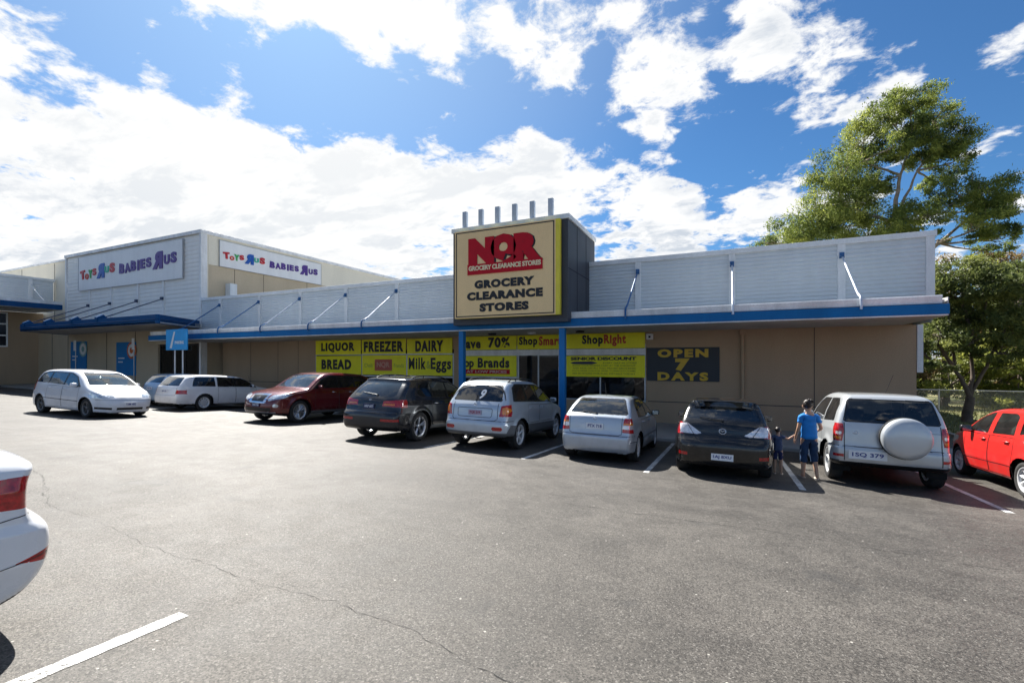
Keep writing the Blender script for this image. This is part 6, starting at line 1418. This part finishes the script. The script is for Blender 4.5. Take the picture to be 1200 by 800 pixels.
def person(name, lab, X, Y, rz, H, tee, leg, pose, child=False):
    z0 = gz(X, Y); root = empty(name, (X, Y, z0), lab, 'person', rz=rz)
    k = H/1.6; P = pose
    def V3(*a): return Vector(a)*k
    N = {}; Ed = []
    def chain(*ks):
        for a, b in zip(ks, ks[1:]): Ed.append((a, b))
    N['pelvis'] = (V3(0, 0, .86), (.145*k, .11*k)); N['waist'] = (V3(0, .01, 1.0), (.135*k, .10*k)); N['chest'] = (V3(0, .015, 1.17), (.13*k, .095*k)); N['neck0'] = (V3(0, .0, 1.30), (.075*k, .06*k))
    N['neck'] = (V3(P['lean'], .01, 1.35), .046*k); N['head0'] = (V3(P['lean']*1.4, .025, 1.41), (.062*k, .07*k)); N['head1'] = (V3(P['lean']*1.8, .02, 1.48), (.074*k, .088*k)); N['head2'] = (V3(P['lean']*2, .01, 1.54), (.05*k, .06*k))
    chain('pelvis', 'waist', 'chest', 'neck0', 'neck', 'head0', 'head1', 'head2')
    for s_, t in (('L', -1), ('R', 1)):
        hip, knee, ank, toe = P['leg'+s_]; N[s_+'hip'] = (V3(t*.085, 0, .80), .088*k); N[s_+'knee'] = (V3(*knee), .055*k); N[s_+'calf'] = (V3(*[(a*.65+b*.35) for a, b in zip(knee, ank)]), .052*k); N[s_+'ank'] = (V3(*ank), .034*k)
        N[s_+'heel'] = (V3(ank[0], ank[1]-.02, ank[2]-.05), .030*k); N[s_+'toe'] = (V3(*toe), (.036*k, .020*k)); chain('pelvis', s_+'hip', s_+'knee', s_+'calf', s_+'ank', s_+'heel', s_+'toe')
        sh, el, wr = P['arm'+s_]; N[s_+'sh'] = (V3(*sh), .045*k); N[s_+'el'] = (V3(*el), .036*k); N[s_+'wrist'] = (V3(*wr), (.020*k, .026*k)); chain('neck0', s_+'sh', s_+'el', s_+'wrist')
        d = Vector(wr)-Vector(el); hand_nodes(N, Ed, V3(*wr), d, (0, 1, 0) if abs(d.normalized().y) < .8 else (1, 0, 0), (-t, 0, .1), k*(.9 if not child else 1.0), s_, .55)
    body = skin_mesh('body', N, Ed, 'pelvis', M_skin, root)
    def sub(name_, ks, grow_, m, extra=None, ends=None):
        n2 = {}
        for q in ks:
            r = N[q][1]; n2[q] = (N[q][0], tuple((x+grow_*k) for x in r) if hasattr(r, '__len__') else r+grow_*k)
        if extra: n2.update(extra)
        e2 = [(a, b) for a, b in Ed if a in n2 and b in n2]
        if ends: e2 += ends
        g = skin_mesh(name_, n2, e2, 'pelvis' if 'pelvis' in n2 else ks[0], m, root, 3)
        from mathutils import noise as mn
        for v_ in g.data.vertices:      # cloth folds: slanting creases
            c_ = v_.co/k; f_ = mn.noise(Vector((c_.x*9+c_.z*4, c_.y*9, c_.z*13-c_.x*6))); v_.co += v_.normal*f_*.016*k
        return g
    def mix_(a, b, t): return Vector(N[a][0]).lerp(Vector(N[b][0]), t)
    sub('shirt', ['waist', 'chest', 'neck0', 'Lsh', 'Rsh'], .020, tee,
        {'shem': (V3(0, 0, .76), (.175*k, .14*k)), 'Lsl': (mix_('Lsh', 'Lel', .58), .056*k), 'Rsl': (mix_('Rsh', 'Rel', .58), .056*k)}, [('Lsh', 'Lsl'), ('Rsh', 'Rsl'), ('waist', 'shem')])
    tt = P.get('hem', .45); knee_t = {'Lhem': (mix_('Lknee', 'Lank', tt) if tt >= 0 else mix_('Lhip', 'Lknee', 1+tt), .070*k), 'Rhem': (mix_('Rknee', 'Rank', tt) if tt >= 0 else mix_('Rhip', 'Rknee', 1+tt), .070*k)}
    ks = ['pelvis', 'Lhip', 'Rhip']+(['Lknee', 'Rknee'] if tt >= 0 else [])
    low = dict(knee_t); low['top'] = (V3(0, 0, .93), (.135*k, .10*k))
    sub('trousers', ks, .024, leg, low, [('pelvis', 'top'), (('Lknee' if tt >= 0 else 'Lhip'), 'Lhem'), (('Rknee' if tt >= 0 else 'Rhip'), 'Rhem')])
    hc = Vector(N['head1'][0]); b = MB()
    r_ = random.Random(3)
    nu, nv = 20, 14; v = []; f = []
    for j in range(nv+1):
        ph = math.pi*j/nv
        for i in range(nu):
            th = 2*math.pi*i/nu; x, y, z = math.sin(ph)*math.cos(th), math.sin(ph)*math.sin(th), math.cos(ph)
            rr = 1+r_.uniform(-.03, .03)
            if y > .25 and z < .45: rr *= .80
            if z < -.35: rr *= .85
            v.append(hc+Vector((x*.092*rr, y*.105*rr-.012, z*.108*rr+.022))*k)
    for j in range(nv):
        for i in range(nu): f.append((j*nu+i, (j+1)*nu+i, (j+1)*nu+(i+1) % nu, j*nu+(i+1) % nu))
    b.add(v, f, 0, True)
    if not child:
        for q in range(16):
            a = r_.uniform(0, 6.28); p0 = hc+Vector((0, -.06, .075))*k; p1 = p0+Vector((math.cos(a)*.055, -.03+r_.uniform(-.03, .02), .03+math.sin(a)*.04))*k; p2 = p1+Vector((math.cos(a)*.03, -.01, -.02))*k
            b.tube([p0, p1, p2], [.018*k, .016*k, .005*k], 6)
        rbox(b, hc.x, hc.y-.085*k, hc.z+.075*k, .048*k, .04*k, .045*k)
    b.build('hair', M_hair, root)
    # face: eyes, nose, mouth, ears
    fc = MB()
    for t in (-1, 1):
        rbox(fc, hc.x+t*.032*k, hc.y+.083*k, hc.z-.005*k, .013*k, .006*k, .008*k, mi=1); rbox(fc, hc.x+t*.083*k, hc.y+.005*k, hc.z-.015*k, .010*k, .020*k, .030*k)
    rbox(fc, hc.x, hc.y+.096*k, hc.z-.03*k, .012*k, .015*k, .022*k); rbox(fc, hc.x, hc.y+.085*k, hc.z-.062*k, .024*k, .006*k, .007*k, mi=2)
    fc.build('face', [M_skin, M_hair, mat('lips', (.40, .12, .10), .5)], root)
    for s_ in 'LR':
        q = Vector(N[s_+'toe'][0]); h_ = Vector(N[s_+'heel'][0]); b = MB(); c = (q+h_)/2; d = (q-h_); a = math.atan2(d.x, d.y)
        Mt = Matrix.Translation((c.x, c.y, min(q.z, h_.z)-.028*k)) @ Matrix.Rotation(-a, 4, 'Z'); rbox(b, 0, 0, 0, .045*k, .13*k, .012*k, M=Mt); b.build('sandal', M_sole, root)
    return root
woman = dict(lean=-.015, hem=.42, legL=(0, (-.10, .01, .45), (-.11, .0, .085), (-.12, .12, .030)), legR=(0, (.09, .05, .46), (.11, -.10, .085), (.13, .02, .030)),
    armL=((-.145, 0, 1.245), (-.20, -.01, 1.00), (-.24, .06, .79)), armR=((.145, 0, 1.245), (.205, -.03, 1.02), (.19, .15, .95)))
person('person', 'woman in a bright blue tee and navy cropped jeans holding a child by the hand', 1.45, 10.52, R(6), 1.50, M_tee, M_jean, woman)
kid = dict(lean=.0, hem=-.05, legL=(0, (-.09, .03, .43), (-.10, .0, .085), (-.11, .11, .030)), legR=(0, (.09, .02, .43), (.10, -.04, .085), (.12, .07, .030)),
    armL=((-.15, 0, 1.255), (-.20, .03, 1.02), (-.19, .10, .80)), armR=((.15, 0, 1.265), (.30, .02, 1.20), (.46, .03, 1.33)))
person('person', 'small child in a dusty blue tee and navy shorts beside the woman', .93, 10.62, R(-2), .93, M_ctee, M_cshort, kid, True)
